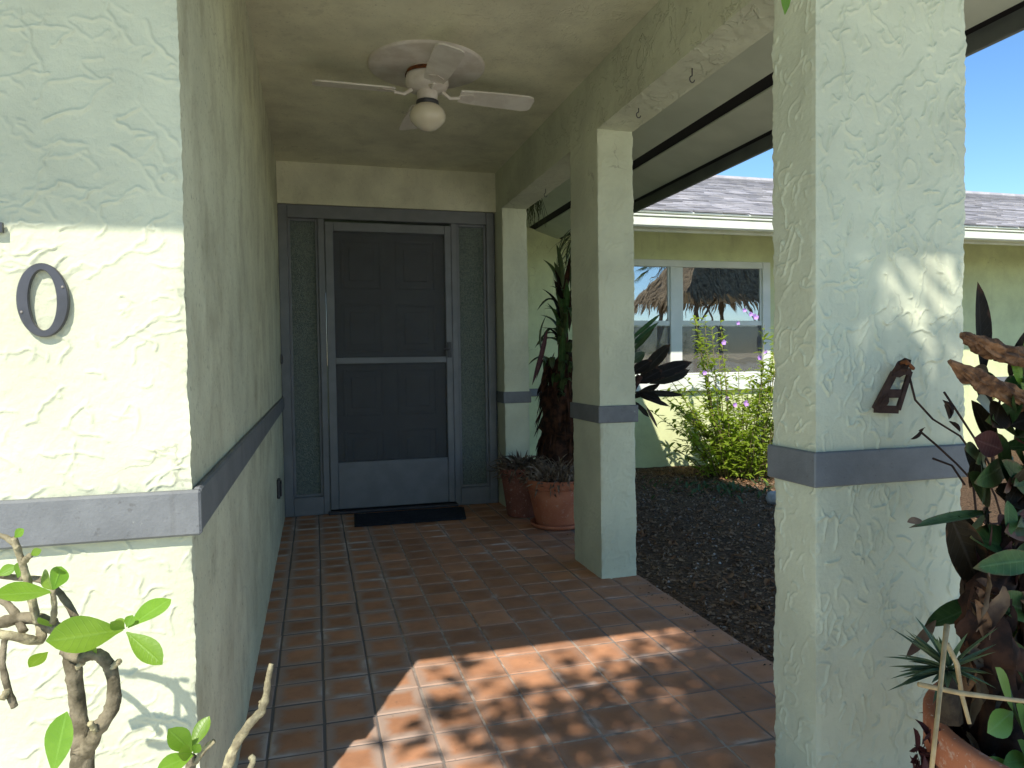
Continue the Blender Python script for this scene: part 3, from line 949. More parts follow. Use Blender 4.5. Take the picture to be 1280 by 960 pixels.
# ------------------------------------------------------------------ ceiling fan
FX, FY = .52, 3.235
fan = thing("ceiling_fan", "white four bladed ceiling fan with a globe light on a round plate", "ceiling fan", (FX, FY, ZC))
part("ceiling_plate", MB().lathe([(.001, ZC - .014), (.252, ZC - .014), (.262, ZC - .009), (.262, ZC + .002)], FX, FY, 56), M_WHITE, fan, True)
part("motor_housing", MB().lathe([(.075, ZC - .0145), (.088, ZC - .030), (.096, ZC - .055), (.098, ZC - .085), (.085, ZC - .108), (.05, ZC - .118), (.001, ZC - .119)], FX, FY, 36), M_WHITE, fan, True)
part("rust_ring", MB().lathe([(.0895, ZC - .028), (.0985, ZC - .045), (.0992, ZC - .050)], FX, FY, 36), M_RUST, fan, True)
part("switch_housing", MB().lathe([(.045, ZC - .117), (.047, ZC - .135), (.044, ZC - .160), (.046, ZC - .168), (.001, ZC - .169)], FX, FY, 28), M_WHITE, fan, True)
zg = ZC - .168
gl = part("globe_shade", MB().lathe([(.040, zg), (.044, zg - .008), (.060, zg - .018), (.076, zg - .036), (.082, zg - .058), (.077, zg - .080), (.060, zg - .098), (.050, zg - .106), (.034, zg - .118), (.012, zg - .125), (.001, zg - .126)], FX, FY, 36), M_GLOBE, fan, True)
part("collar", MB().lathe([(.050, zg + .008), (.052, zg - .006), (.046, zg - .010)], FX, FY, 28), M_METALDK, fan, True)
for k in range(4):
    a0 = math.radians(2 + 90 * k); ca, sa = math.cos(a0), math.sin(a0)
    pit = math.radians(-11); zb = ZC - .125

    def bp_(r, w, dz=0.0):
        return (FX + ca * r - sa * w * math.cos(pit), FY + sa * r + ca * w * math.cos(pit), zb + w * math.sin(pit) + dz - .012 * (r - .1))
    outl = []
    for (r, w) in ((.150, -.044), (.20, -.050), (.34, -.058), (.468, -.060), (.492, -.052), (.502, -.034), (.502, .034), (.492, .052), (.468, .060), (.34, .058), (.20, .050), (.150, .044)):
        outl.append(bp_(r, w))
    bl = part("blade", MB().prism(outl, (0, 0, .007)), M_BLADE, fan)
    ir = MB().tube([bp_(.070, 0, .012), bp_(.105, 0, -.012), bp_(.150, 0, -.006)], [.009, .008, .007], 8)
    ir.prism([bp_(.145, -.012, -.004), bp_(.205, -.034, -.004), bp_(.225, 0, -.004), bp_(.205, .034, -.004), bp_(.145, .012, -.004)], (0, 0, .0035))
    part("blade_iron", ir, M_METALDK if k == 9 else M_WHITE, bl)

# ------------------------------------------------------------------ main roof and eaves
roof = thing("porch_roof", "grey painted roof eave with soffit, dark vent strip and fascia beside the porch", "roof", (XE, 3.0, 2.29))
SL = .33


def sz(x): return 2.29 + SL * (XE - .01 - x)


def strip(x0, x1, y0, y1, dz=0.0, th=.012):
    return [(x0, y0, sz(x0) + dz), (x1, y0, sz(x1) + dz), (x1, y1, sz(x1) + dz), (x0, y1, sz(x0) + dz)]


yA, yB = YE + .02, YW
part("soffit_panel", MB().prism(strip(XB1 + .002, 2.17, yA, yB), (0, 0, .012)), M_SOFFIT, roof)
part("vent_strip", MB().prism(strip(2.17, 2.245, yA, yB, .008), (0, 0, .012)), M_VENT, roof)
part("soffit_panel", MB().prism(strip(2.245, XE - .045, yA, yB), (0, 0, .012)), M_SOFFIT, roof)
part("shadow_gap", MB().prism(strip(XE - .045, XE - .004, yA, yB, .012), (0, 0, .012)), M_VENT, roof)
part("fascia", MB().box(XE - .004, XE + .020, YE - .012, YW - .9, 2.225, 2.44, .003), M_FASCIA, roof)
part("gutter", MB().box(XE + .021, XE + .12, YE - .012, 6.05, 2.29, 2.41, .012), M_GUTTER, roof)
# front eave
part("soffit_panel", MB().box(-8, XB1, YE + .03, 1.10, 2.33, 2.345), M_SOFFIT, roof)
part("fascia", MB().box(-8, XE - .005, YE - .012, YE + .012, 2.23, 2.44, .003), M_FASCIA, roof)
rs = MB()
e0 = (2.64, .46)
z0r = 2.44; kk = .36
hipx, hipy, hz = 2.64 - 5.4, .46 + 5.4, z0r + kk * 5.4
T = .09
rs.prism([(-8.2, .46, z0r), (2.64, .46, z0r), (hipx, hipy, hz), (-8.2, hipy, hz)], (0, 0, T))
rs.prism([(2.64, .46, z0r), (2.64, 6.2, z0r), (-1.35, 10.2, z0r + kk * 4), (hipx, 10.2, hz), (hipx, hipy, hz)], (0, 0, T))
rs.prism([(-8.2, hipy, hz), (hipx, hipy, hz), (hipx, 10.2, hz), (-8.2, 10.2, hz)], (0, 0, T))
part("roof_slab", rs, M_SHINGLE, roof)

# ------------------------------------------------------------------ the wing that closes the garden
wing = thing("house_wing", "cream stucco house wing with grey shingle roof across the mulch garden", "house", (6.0, YW, ZG))
WX0, WX1 = 2.68, 5.065          # window opening
WZ0, WZ1 = .845, 2.085
mb = MB()
mb.box(1.30, WX0, YW, YW + .15, ZG - .2, 2.62).box(WX1, 12.6, YW, YW + .15, ZG - .2, 2.62)
mb.box(WX0, WX1, YW, YW + .15, ZG - .2, WZ0).box(WX0, WX1, YW, YW + .15, WZ1, 2.62)
mb.box(12.45, 12.6, YW + .15, 13.2, ZG - .2, 2.62).box(1.3, 12.6, 13.2, 13.35, ZG - .2, 2.62)
part("wall", mb, M_WING, wing)
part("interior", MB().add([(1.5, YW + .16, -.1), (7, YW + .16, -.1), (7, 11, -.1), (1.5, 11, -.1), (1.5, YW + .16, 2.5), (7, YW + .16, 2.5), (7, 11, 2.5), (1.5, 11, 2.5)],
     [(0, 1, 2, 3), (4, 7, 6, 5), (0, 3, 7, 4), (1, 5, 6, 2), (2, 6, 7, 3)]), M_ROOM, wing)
part("trim_band", MB().box(1.31, WX0 - .06, YW - .018, YW - .001, .655, .735, .004), M_BAND, wing)
part("trim_band", MB().box(WX1 + .08, 12.6, YW - .018, YW - .001, .655, .735, .004), M_BAND, wing)
part("window_sill", MB().box(WX0 - .06, WX1 + .08, YW - .055, YW - .001, .665, WZ0 - .005, .006), M_TRIMW, wing)
win = MB(); yw0, yw1 = YW - .016, YW + .06
XM = 3.868
win.box(WX0 - .03, WX0 + .05, yw0, yw1, WZ0, WZ1 + .03, .005).box(WX1 - .10, WX1 + .002, yw0, yw1, WZ0, WZ1 + .03, .005)
win.box(WX0 + .05, WX1 - .10, yw0 + .002, yw1, WZ1 - .045, WZ1 + .03, .005).box(XM - .072, XM + .072, yw0 + .003, yw1, WZ0, WZ1 - .045, .006)
win.box(WX0 + .05, WX1 - .10, yw0 + .004, yw1, WZ0, WZ0 + .02, .004)
win_o = part("window", win, M_TRIMW, wing)
for (a, c) in ((WX0 + .05, XM - .072), (XM + .072, WX1 - .10)):
    s = MB().box(a, c, YW + .004, YW + .035, 1.392, 1.448, .004).box(a, a + .022, YW + .008, YW + .034, 1.448, WZ1 - .045, .003).box(c - .022, c, YW + .008, YW + .034, 1.448, WZ1 - .045, .003)
    part("meeting_rail", s, M_TRIMW, win_o)
    part("glass_pane", MB().box(a + .022, c - .022, YW + .020, YW + .024, 1.448, WZ1 - .045), M_WINGLASS, win_o)
    part("glass_pane", MB().box(a, c, YW + .030, YW + .034, WZ0 + .02, 1.392), M_WINGLASS, win_o)
    part("insect_screen", MB().box(a + .004, c - .004, YW + .006, YW + .007, WZ0 + .024, 1.388), M_SCREEN2, win_o)
# blinds half way inside the right hand window
# eave of the wing
WE = 6.22
part("soffit_panel", MB().prism([(XE + .02, WE, 2.29), (12.8, WE, 2.29), (12.8, YW, 2.29 + SL * (YW - WE)), (XE + .02, YW, 2.29 + SL * (YW - WE))], (0, 0, .012)), M_SOFFIT, wing)
part("fascia", MB().box(XE + .021, 12.8, WE - .012, WE + .012, 2.245, 2.43, .003), M_GUTTER, wing)
gu = MB().box(XE + .125, 12.8, WE - .125, WE - .0125, 2.27, 2.365, .014).box(XE + .125, 12.8, WE - .135, WE - .0125, 2.3655, 2.385, .004)
part("gutter", gu, M_GUTTER, wing)
part("drip_edge", MB().box(XE + .03, 12.8, WE - .10, WE + .02, 2.409, 2.4255, .003), M_TRIMW, wing)
RK = .36; RY0, RZ0, RY1 = WE - .11, 2.428, 10.3
RZ1 = RZ0 + RK * (RY1 - RY0)
rf = MB().prism([(2.2, RY0 + .02, RZ0), (12.9, RY0 + .02, RZ0), (12.9, RY1, RZ1), (-1.4, RY1, RZ1)], (0, 0, -.02))
rf.prism([(-1.4, RY1, RZ1), (12.9, RY1, RZ1), (12.9, 14.4, RZ0), (-1.4, 14.4, RZ0)], (0, 0, -.02))
roof_o = part("roof", rf, M_SHINGLE, wing)
rn = math.hypot(1, RK); SU = Vector((0, 1 / rn, RK / rn)); NU = Vector((0, -RK / rn, 1 / rn))
EXPO = .145; TAB = .31
slope_len = (RY1 - RY0) * rn
rows = int(slope_len / EXPO)
spots = []
for r in range(rows):
    off = (r % 2) * TAB * .5 + random.uniform(-.04, .04) + (r % 3) * .07
    y = RY0 + r * EXPO / rn
    for c in range(-2, 36):
        x = 2.3 + off + c * TAB - (.0)
        if x < 2.66 + max(0, -(y - 6.2) * 1.0): continue
        if x > 12.7: continue
        spots.append((r, c, x))
sm_variants = []
for k in range(6):
    w = TAB * (.975 if k % 2 else .93); L = EXPO + .05; th = .007 + .006 * (k % 3)
    a = random.uniform(0, .012)
    loc = [(0, -.004 - a, 0), (w, -.004 - a * .4, 0), (w, L, 0), (0, L, 0)]
    P = []
    for (x, s, _) in loc: P.append(Vector((x, 0, 0)) + SU * s)
    up_ = [p + NU * (th if i < 2 else .001) for i, p in enumerate(P)]
    mb = MB().add([tuple(p) for p in P] + [tuple(p) for p in up_], [(0, 1, 5, 4), (4, 5, 6, 7), (1, 2, 6, 5), (3, 0, 4, 7), (0, 3, 2, 1)])
    me = mb.mesh("shingle"); me.materials.append(M_SHINGLE); sm_variants.append(me)


def px_of(P):
    v = ROT @ (np.array(P) - np.array([0, 0, HC])); return 640 + F_PX * v[0] / v[2], 480 - F_PX * v[1] / v[2]


rest = MB(); count = 0; base = loc_of(wing)
def seen(x, r):
    q_ = px_of((x + .15, RY0 + r * EXPO / rn, RZ0 + r * EXPO * RK / rn))
    return 780 < q_[0] < 985 or 1185 < q_[0] < 1320


spots.sort(key=lambda s: (not seen(s[2], s[0]), s[0]))
for (r, c, x) in spots:
    p = Vector((x, RY0, RZ0 + .001)) + SU * (r * EXPO)
    me = random.choice(sm_variants)
    if count < 300 and seen(x, r):
        link("shingle", me, None, roof_o, p - base); count += 1
    else:
        v = np.array([tuple(q_.co) for q_ in me.vertices]) + np.array(p)
        rest.add(v, [tuple(f.vertices) for f in me.polygons])
o = part("shingle_courses", rest, M_SHINGLE, roof_o, kind="stuff")
part("ridge_cap", MB().tube([(-1.2, RY1, RZ1 + .005), (12.9, RY1, RZ1 + .005)], .055, 8), M_SHINGLE, roof_o)


# ------------------------------------------------------------------ pots and plants by the door
def pot(name, cx, cy, z0, h, r0, r1, mat, label, rim=.055, group=None, n=40):
    t = thing(name, label, "plant pot", (cx, cy, z0), group)
    part("body", MB().lathe([(r0 * .96, z0 + .001), (r0, z0 + .012), (r0 + (r1 - r0) * .5, z0 + h * .5), (r1 * .955, z0 + h - rim), (r1 * .93, z0 + h - rim), (r1 * .88, z0 + h * .8)], cx, cy, n, .004), mat, t, True)
    part("rim", MB().lathe([(r1 * .955, z0 + h - rim), (r1 * 1.005, z0 + h - rim + .004), (r1 * 1.01, z0 + h - .008), (r1 * .99, z0 + h), (r1 * .93, z0 + h), (r1 * .90, z0 + h - .012), (r1 * .87, z0 + h * .75)], cx, cy, n, .004), mat, t, True)
    part("soil", MB().lathe([(.001, z0 + h * .86), (r1 * .5, z0 + h * .87), (r1 * .9, z0 + h * .84)], cx, cy, 24), M_SOIL, t, True)
    return t


PA = (1.440, 4.17); PB = (1.318, 4.52)
pa = pot("terracotta_pot", PA[0], PA[1], .014, .285, .135, .193, M_POT, "orange terracotta pot standing against the middle column, full of dried leaves")
part("saucer", MB().lathe([(.001, .001), (.15, .001), (.165, .008), (.172, .028), (.160, .028), (.15, .013), (.001, .013)], PA[0], PA[1], 40), M_POT, pa, True)
pb = pot("terracotta_pot", PB[0], PB[1], .002, .325, .105, .15, M_POT2, "duller terracotta pot with limed base, between the door frame and the other pot")


DT = 1.0


def dry_tuft(cx, cy, z, r, n, label, mat, hgt=.16):
    mb = MB()
    for i in range(n):
        a = random.uniform(0, 2 * PI); r0 = r * .7 * math.sqrt(random.random())
        b = Vector((cx + r0 * math.cos(a), cy + r0 * math.sin(a), z - .02))
        a2 = a + random.uniform(-1.2, 1.2); L = random.uniform(.05, .15)
        tip = b + Vector((math.cos(a2) * L, math.sin(a2) * L, random.uniform(-.01, hgt) * (1.25 - .8 * r0 / r)))
        mb.leaf(b, tip, random.uniform(.006, .022), sag=random.uniform(-.1, .7), fold=random.uniform(.1, .7), n=5, twist=random.uniform(-2.5, 2.5), shape=.35, back=random.uniform(-.3, .3))
    o_ = solo("dried_plant", mb, mat, label, "plant")
    return o_


dry_tuft(PA[0], PA[1], .30, .19, 620, "withered grey brown plant filling the orange pot by the middle column", M_DRYG)
dry_tuft(PB[0], PB[1], .33, .15, 420, "withered plant in the duller pot next to the door", M_DRYG, .13)

# the thick brown trunk with strap leaves standing behind the pots
TX, TY = 1.735, 4.76
tr = thing("bromeliad_trunk", "thick brown fibrous trunk with strap leaves behind the terracotta pots", "plant", (TX, TY, -.06))
pts = []; rad = []
for k in range(17):
    s = k / 16
    pts.append((TX - .03 * s + .015 * math.sin(k * 1.7), TY + .02 * math.sin(k * 1.1), -.08 + 1.18 * s))
    rad.append(.215 - .05 * s - (.13 * max(0, (s - .72) / .28)) + .02 * math.sin(k * 2.3) + (.08 * (1 - s * 5) if s < .2 else 0))
part("trunk", MB().tube(pts, rad, 22, True, .10), M_TRUNK, tr, True)
mb = MB()
for i in range(240):       # hanging dead leaf bases
    a = random.uniform(0, 2 * PI); z = random.uniform(.05, 1.1); r = .20 - .04 * z
    b = Vector((TX + r * math.cos(a), TY + r * math.sin(a), z))
    d = Vector((math.cos(a + random.uniform(-.4, .4)) * .07, math.sin(a) * .07, -random.uniform(.10, .26)))
    mb.leaf(b, b + d, random.uniform(.010, .04), up=(math.cos(a), math.sin(a), .2), fold=random.uniform(0, .4), n=4, twist=random.uniform(-1, 1))
part("dead_leaves", mb, M_TRUNK, tr, kind="stuff")
for i in range(90):
    a = random.uniform(0, 2 * PI) if i > 30 else random.uniform(2.2, 4.2)
    z = random.uniform(.70, 1.55); r = .15 if z < 1.0 else .06
    b = Vector((TX + r * math.cos(a), TY + r * math.sin(a), z))
    L = random.uniform(.28, .55); el = random.uniform(.1, 1.25)
    tip = b + Vector((math.cos(a) * math.cos(el) * L * .8, math.sin(a) * math.cos(el) * L * .8, math.sin(el) * L))
    tip.x = max(tip.x, 1.56 + random.uniform(0, .08))
    if tip.y < 4.3: tip.y = 4.3
    lb = MB().leaf(b, tip, random.uniform(.03, .055), sag=random.uniform(.0, .75), fold=.25, n=8, shape=.4, back=.10)
    part("leaf", lb, random.choice((M_STRAP, M_LEAFBLK, M_LEAFDK, M_LEAFBLK, M_STRAP)), tr, True)
for (bx, by, tx, ty) in ((684, 418, 665, 482), (684, 412, 670, 470)):
    lb = MB().leaf(at(bx, by, 4.6), at(tx, ty, 4.55), .035, up=(0, -1, 0), fold=.2, n=6)
    part("leaf", lb, M_LEAFRED, tr, True)
# crown of a taller drooping plant
for i in range(34):
    b = at(718 + random.uniform(-4, 12), 285 + random.uniform(-6, 40), 4.85)
    a = random.uniform(PI * .6, PI * 1.45); L = random.uniform(.12, .24)
    tip = b + Vector((math.cos(a) * L, math.sin(a) * L * .5, random.uniform(-.30, .02)))
    lb = MB().leaf(b, tip, random.uniform(.012, .022), sag=.25, fold=.2, n=6, back=.16)
    part("leaf", lb, M_STRAP, tr, True)
part("upper_stem", MB().tube([(TX - .03, TY, 1.05), (TX - .01, TY + .05, 1.5), tuple(at(722, 292, 4.85))], [.04, .025, .015], 10, True, .1), M_TRUNK, tr, True)
# grey moss hanging from the eave beside the door column
mb = MB()
for i in range(34):
    b = at(664 + random.uniform(-3, 14), 246 + random.uniform(0, 6), 5.05)
    p1 = b + Vector((random.uniform(-.03, .03), random.uniform(-.03, .03), -random.uniform(.05, .12)))
    p2 = p1 + Vector((random.uniform(-.03, .03), 0, -random.uniform(.04, .12)))
    mb.tube([b, p1, p2], [.0025, .002, .0012], 4, False)
moss_top = at(668, 244, 5.05)
mb.tube([moss_top, (moss_top.x, 5.05, sz(moss_top.x) + .005)], .0015, 5)
solo("hanging_moss", mb, basic("hanging_moss_strand", (.055, .065, .035), None, .9, .1), "dark wispy air plant hanging by the top of the door column", "plant")

# the dark leaves that stand black before the bright wing
BX, BY = 2.36, 5.0
br = thing("dark_bromeliad", "dark leafy bromeliad seen black before the bright window, beside the middle column", "plant", (2.2, BY, -.10))
part("stem", MB().tube([(2.2, BY, -.12), (2.19, BY, .3), tuple(at(783, 500, BY)), tuple(at(800, 470, BY))], [.04, .035, .03, .025], 10, True, .1), M_TRUNK, br, True)
for (bx, by, tx, ty, w, dy, mt) in (
        (790, 478, 866, 452, .115, .05, 0), (800, 470, 838, 430, .10, .0, 0), (812, 480, 862, 462, .12, .10, 0), (795, 480, 828, 462, .11, .02, 0),
        (782, 430, 826, 392, .035, .0, 1), (784, 436, 824, 402, .04, .05, 1), (785, 445, 818, 410, .04, -.05, 1),
        (790, 490, 856, 494, .055, .0, 0), (792, 492, 838, 508, .05, .1, 0), (790, 500, 812, 522, .05, .0, 0), (800, 490, 826, 500, .07, -.1, 0),
        (785, 470, 815, 450, .09, .0, 0), (786, 455, 806, 440, .08, .0, 2), (786, 500, 825, 480, .06, .1, 0), (806, 505, 822, 535, .03, .0, 3),
        (784, 480, 742, 450, .08, .1, 0), (784, 470, 750, 420, .07, .2, 0), (786, 470, 770, 410, .06, .2, 1)):
    lb = MB().leaf(at(bx, by, BY), at(tx, ty, BY + dy), w, up=(0, -.9, .5), fold=.12, n=7, shape=.55, wave=.06)
    part("leaf", lb, (M_LEAFBLK, M_LEAFDK, M_STRAP, M_DRY)[mt], br, True)

# ------------------------------------------------------------------ flowering shrub at the wing wall
SX, SY = 4.02, 6.15
sh = thing("flowering_shrub", "sunlit yellow green shrub with purple flowers before the wing window", "shrub", (SX, SY, mulch_z(SX, SY)))
stems = MB(); lv = MB()
zsh = mulch_z(SX, SY)
for i in range(105):
    a = random.uniform(0, 2 * PI); r = .55 * math.sqrt(random.random())
    b = Vector((SX + r * .5 * math.cos(a), SY + r * .4 * math.sin(a), zsh - .02))
    hgt = random.uniform(.40, 1.10) * (1.12 - .9 * (r / .5) ** 2 * .5)
    if i < 20: hgt = random.uniform(1.12, 1.62)
    tip = b + Vector((r * .75 * math.cos(a) + random.uniform(-.08, .08), r * .6 * math.sin(a), hgt))
    if 20 <= i < 30: tip = Vector((random.uniform(3.22, 3.55), random.uniform(6.1, 6.6), random.uniform(.50, .95)))
    mid = b.lerp(tip, .5) + Vector((random.uniform(-.06, .06), random.uniform(-.05, .05), .06))
    stems.tube([b, mid, tip], [.006, .0045, .002], 5)
    tall = i < 20; side_ = 20 <= i < 30
    nl = int(hgt * (30 if tall else 95)) if not side_ else 34
    for k in range(nl):
        s = random.uniform(.10 if not (tall or side_) else .40, 1.0); p = (b.lerp(mid, s * 2) if s < .5 else mid.lerp(tip, s * 2 - 1))
        if not (tall or side_): p = p + Vector((random.gauss(0, .05), random.gauss(0, .05), random.gauss(0, .04)))
        a2 = random.uniform(0, 2 * PI); L = random.uniform(.05, .115)
        if p.z < zsh + .03: continue
        d = Vector((math.cos(a2), math.sin(a2), random.uniform(-.25, .9))).normalized() * L
        lv.leaf(p, p + d, L * random.uniform(.28, .42), sag=random.uniform(0, .4), fold=.18, n=3, shape=.42)
part("stems", stems, basic("shrub_stem", (.20, .18, .07), (.13, .10, .05), .8, .2, 20), sh, True)
part("leaves", lv, M_SHRUB, sh, kind="stuff")
for (px_, py_) in ((938, 393), (930, 388), (922, 404), (904, 428), (918, 506), (932, 504), (908, 498), (944, 396), (880, 466), (956, 440), (949, 447)):
    c = at(px_, py_, SY - .12 + random.uniform(-.1, .1)); fm = MB()
    r = random.uniform(.020, .034)
    for k in range(5):
        a = 2 * PI * k / 5 + random.random()
        fm.leaf(c, c + Vector((math.cos(a) * r, -.012, math.sin(a) * r)), r * .95, up=(0, -1, 0), fold=.1, n=3, shape=.6)
    part("flower", fm, M_FLOWER, sh)
gc = MB()
for i in range(170):
    x = random.gauss(3.5, .30); y = random.gauss(5.6, .30)
    if y > 6.8 or y < 4: continue
    z = mulch_z(x, y); L = random.uniform(.04, .11); a = random.uniform(0, 2 * PI)
    gc.leaf((x, y, z), (x + math.cos(a) * L * .7, y + math.sin(a) * L * .7, z + L * random.uniform(.4, 1)), L * .3, fold=.2, n=3, sag=.2)
part("ground_cover", gc, leafmat("ground_cover_leaf", (.05, .095, .03), (.09, .14, .045), .6, .25), None, kind="stuff")
st = MB()
for (sx_, sy_, r) in ((3.36, 4.70, .055), (2.3, 3.45, .02), (2.55, 3.7, .015), (2.1, 2.9, .018), (2.72, 4.3, .022)):
    pass
V = []
mb = MB(); cx, cy, cz, r = 3.40, 4.72, -.08, .055
mb.lathe([(.001, cz - .03), (r * .9, cz - .02), (r, cz + .02), (r * .8, cz + .055), (r * .4, cz + .072), (.001, cz + .076)], cx, cy, 12, .12)
solo("garden_stone", mb, M_STONE, "white stone on the mulch just left of the front pillar", "stone", True)
mb = MB().tube([at(686 + 160, 722, 3.75), at(852, 716, 3.75), at(862, 712, 3.78)], [.004, .005, .003], 6)
solo("twig", mb, M_STRAW, "pale bent twig lying on the dark mulch", "twig")
for (px_, py_, Yd, lab_) in ((900, 740, 3.3, "pale pebble on the dark mulch nearest the front pillar"), (858, 690, 3.9, "small pale pebble on the mulch above the bent twig"), (872, 706, 3.7, "pale pebble on the mulch just right of the bent twig"), (880, 690, 3.9, "pale pebble on the mulch in the middle, farther back than the twig"), (840, 735, 3.4, "pale pebble on the mulch nearest the middle column")):
    p = at(px_, py_, Yd); z = mulch_z(p.x, p.y); r = random.uniform(.005, .009)
    mb = MB().lathe([(.001, z - .005), (r, z), (r * 1.05, z + r * .5), (r * .6, z + r), (.001, z + r * 1.1)], p.x, p.y, 8, .2)
    solo("pebble", mb, M_STONE, lab_, "pebble", True, "pale pebbles on the mulch")

# ------------------------------------------------------------------ frangipani bush before the left wall
YP = 1.10
fp = thing("frangipani_shrub", "sunlit frangipani shrub with bare thick stems before the left wall", "shrub", (-.33, YP, ZG))


def A(px_, py_, dy=0.0): return at(px_, py_, YP + dy)


def branch(pts, r, mat=M_BARK, name="branch", lump=.12):
    P = []
    pts = [Vector(p) for p in pts]
    for i in range(len(pts) - 1):           # smooth the run
        p0 = pts[max(i - 1, 0)]; p1 = pts[i]; p2 = pts[i + 1]; p3 = pts[min(i + 2, len(pts) - 1)]
        for k in range(4):
            t = k / 4
            P.append(.5 * ((2 * p1) + (p2 - p0) * t + (2 * p0 - 5 * p1 + 4 * p2 - p3) * t * t + (3 * p1 - p0 - 3 * p2 + p3) * t ** 3))
    P.append(pts[-1])
    r = (r[0] * .60, r[1] * .62)
    n_ = len(P); R = [r[0] + (r[1] - r[0]) * k / (n_ - 1) for k in range(n_)]
    R = [x * (1 + .13 * max(0, math.sin(k * 1.9 + x * 500)) + random.uniform(-.05, .05)) for k, x in enumerate(R)]
    mb_ = MB().gnarl(P, R, 14, 2, int(abs(P[0].x) * 900) % 97, .10 + lump * .6)
    return part(name, mb_, mat, fp, True)


base_f = Vector((-.335, YP + .02, ZG))
branch([base_f, (-.335, YP + .01, .15), (-.335, YP, .36), A(104, 950), A(102, 930)], (.030, .021))
branch([A(103, 950), A(98, 890, .02), A(92, 840, .0), A(82, 800, .01), A(58, 778, .02), A(30, 772, .03), A(-12, 782, .03)], (.019, .011))
branch([A(104, 948), A(120, 915, -.02), A(141, 882, -.02), A(139, 838, -.02), A(122, 818, -.02), A(96, 822, -.02), A(80, 812, -.01)], (.016, .011))
branch([A(84, 802), A(95, 786, .03), A(88, 760, .04), A(60, 728, .05), A(20, 722, .06), A(-15, 718, .06)], (.009, .006))
branch([A(46, 778, .01), A(38, 740, .0), A(28, 705, -.01), A(17, 672, -.02)], (.0085, .0065), M_BARKP)
branch([A(22, 685, -.02), A(8, 672, -.02), A(-12, 668, -.02)], (.006, .005), M_BARKP)
branch([A(66, 778, .0), A(68, 760, -.01), A(66, 738, -.02)], (.007, .005), M_BARKP)
branch([A(50, 776, .03), A(50, 800, .02), A(20, 796, 0), A(-12, 790, 0)], (.011, .008), M_BARKP)
branch([A(6, 800, -.02), A(3, 828, -.03), A(10, 862, -.03), A(18, 884, -.03)], (.006, .007), M_BARK)
branch([A(30, 790, .02), A(14, 760, .04), A(-10, 742, .05)], (.010, .007))


def fleaf(b, tip, w, up, dy0=0, dy1=0, sag=.05, fold=.14, mat=M_LEAFY):
    lb = MB().leaf(A(*b, dy0), A(*tip, dy1), w, up=up, sag=sag, fold=fold, n=9, shape=.60)
    return part("leaf", lb, mat, fp, True)


fleaf((154, 787), (57, 803), .052, (.1, -.75, .65), -.03, -.07, -.02)
fleaf((160, 785), (214, 746), .033, (-.2, -.7, .7), -.03, .01)
fleaf((158, 790), (203, 828), .031, (.2, -.75, .6), -.03, -.05)
fleaf((156, 786), (138, 776), .016, (0, -1, .3), -.03, -.05)
fleaf((158, 784), (166, 768), .014, (0, -1, .3), -.03, -.03)
fleaf((154, 788), (146, 772), .014, (.3, -1, .3), -.03, .0)
fleaf((66, 738), (77, 708), .026, (.6, -.8, .2), -.02, .01, .0)
fleaf((66, 738), (54, 712), .022, (-.6, -.6, .2), -.02, .03)
fleaf((66, 740), (-8, 744), .034, (0, -.6, .8), -.02, -.05, .0)
fleaf((22, 722), (30, 700), .018, (0, -1, .2), .05, .03)
fleaf((60, 815), (36, 833), .020, (0, -.8, .6), .0, -.03)
fleaf((66, 968), (84, 889), .037, (-.3, -1, .1), -.08, -.08, .0)
fleaf((-4, 720), (20, 706), .016, (0, -1, .3), .05, .05)
for (a_, c_, d_) in (((92, 838), (104, 828), .0), ((137, 838), (150, 826), -.02), ((74, 794), (66, 784), .02), ((28, 705), (38, 694), -.01), ((120, 914), (112, 904), -.03), ((10, 862), (3, 874), -.03)):
    branch([A(*a_, d_), A((a_[0] + c_[0]) / 2, (a_[1] + c_[1]) / 2 - 1, d_ - .006), A(*c_, d_ - .012)], (.007, .0055), M_BARKP, lump=.3)
fleaf((104, 828), (120, 806), .015, (.3, -.8, .4), -.012, -.03)
fleaf((66, 784), (48, 770), .014, (-.3, -.8, .4), .01, -.01)
fleaf((38, 694), (52, 686), .011, (.2, -.9, .3), -.02, -.03)
fleaf((18, 672), (30, 660), .012, (.1, -.9, .3), -.02, -.03)
# the lower stems at the right
branch([base_f + Vector((.03, 0, 0)), (-.25, YP, .12), (-.20, YP - .01, .36), A(236, 972), A(240, 945)], (.020, .010))
branch([A(238, 958), A(247, 948), A(256, 936), A(268, 926)], (.008, .006), M_BARKP)
branch([(-.29, YP, .05), (-.19, YP - .02, .28), A(283, 962, -.03), A(296, 930, -.03), A(312, 905, -.04), A(328, 888, -.04)], (.013, .0085), M_BARKP, lump=.2)
branch([A(327, 889, -.04), A(332, 872, -.045), A(335, 850, -.05), A(339, 830, -.05)], (.0085, .0055), M_BARKP, lump=.25)
branch([A(326, 888, -.04), A(327, 880, -.03), A(326, 876, -.03)], (.006, .005), M_BARKP)
branch([(-.16, YP - .05, .37), A(312, 962, -.05), A(313, 945, -.05)], (.008, .006), M_BARKP)
fleaf((238, 938), (262, 893), .022, (-.3, -.8, .3), -.02, .0)
fleaf((240, 940), (210, 908), .030, (.3, -.8, .3), -.02, -.05)
fleaf((242, 944), (195, 962), .026, (.2, -.7, .7), -.03, -.06)
fleaf((240, 942), (222, 940), .020, (0, -.8, .5), -.03, -.07)
fleaf((242, 942), (250, 928), .014, (0, -.9, .3), -.03, -.05)

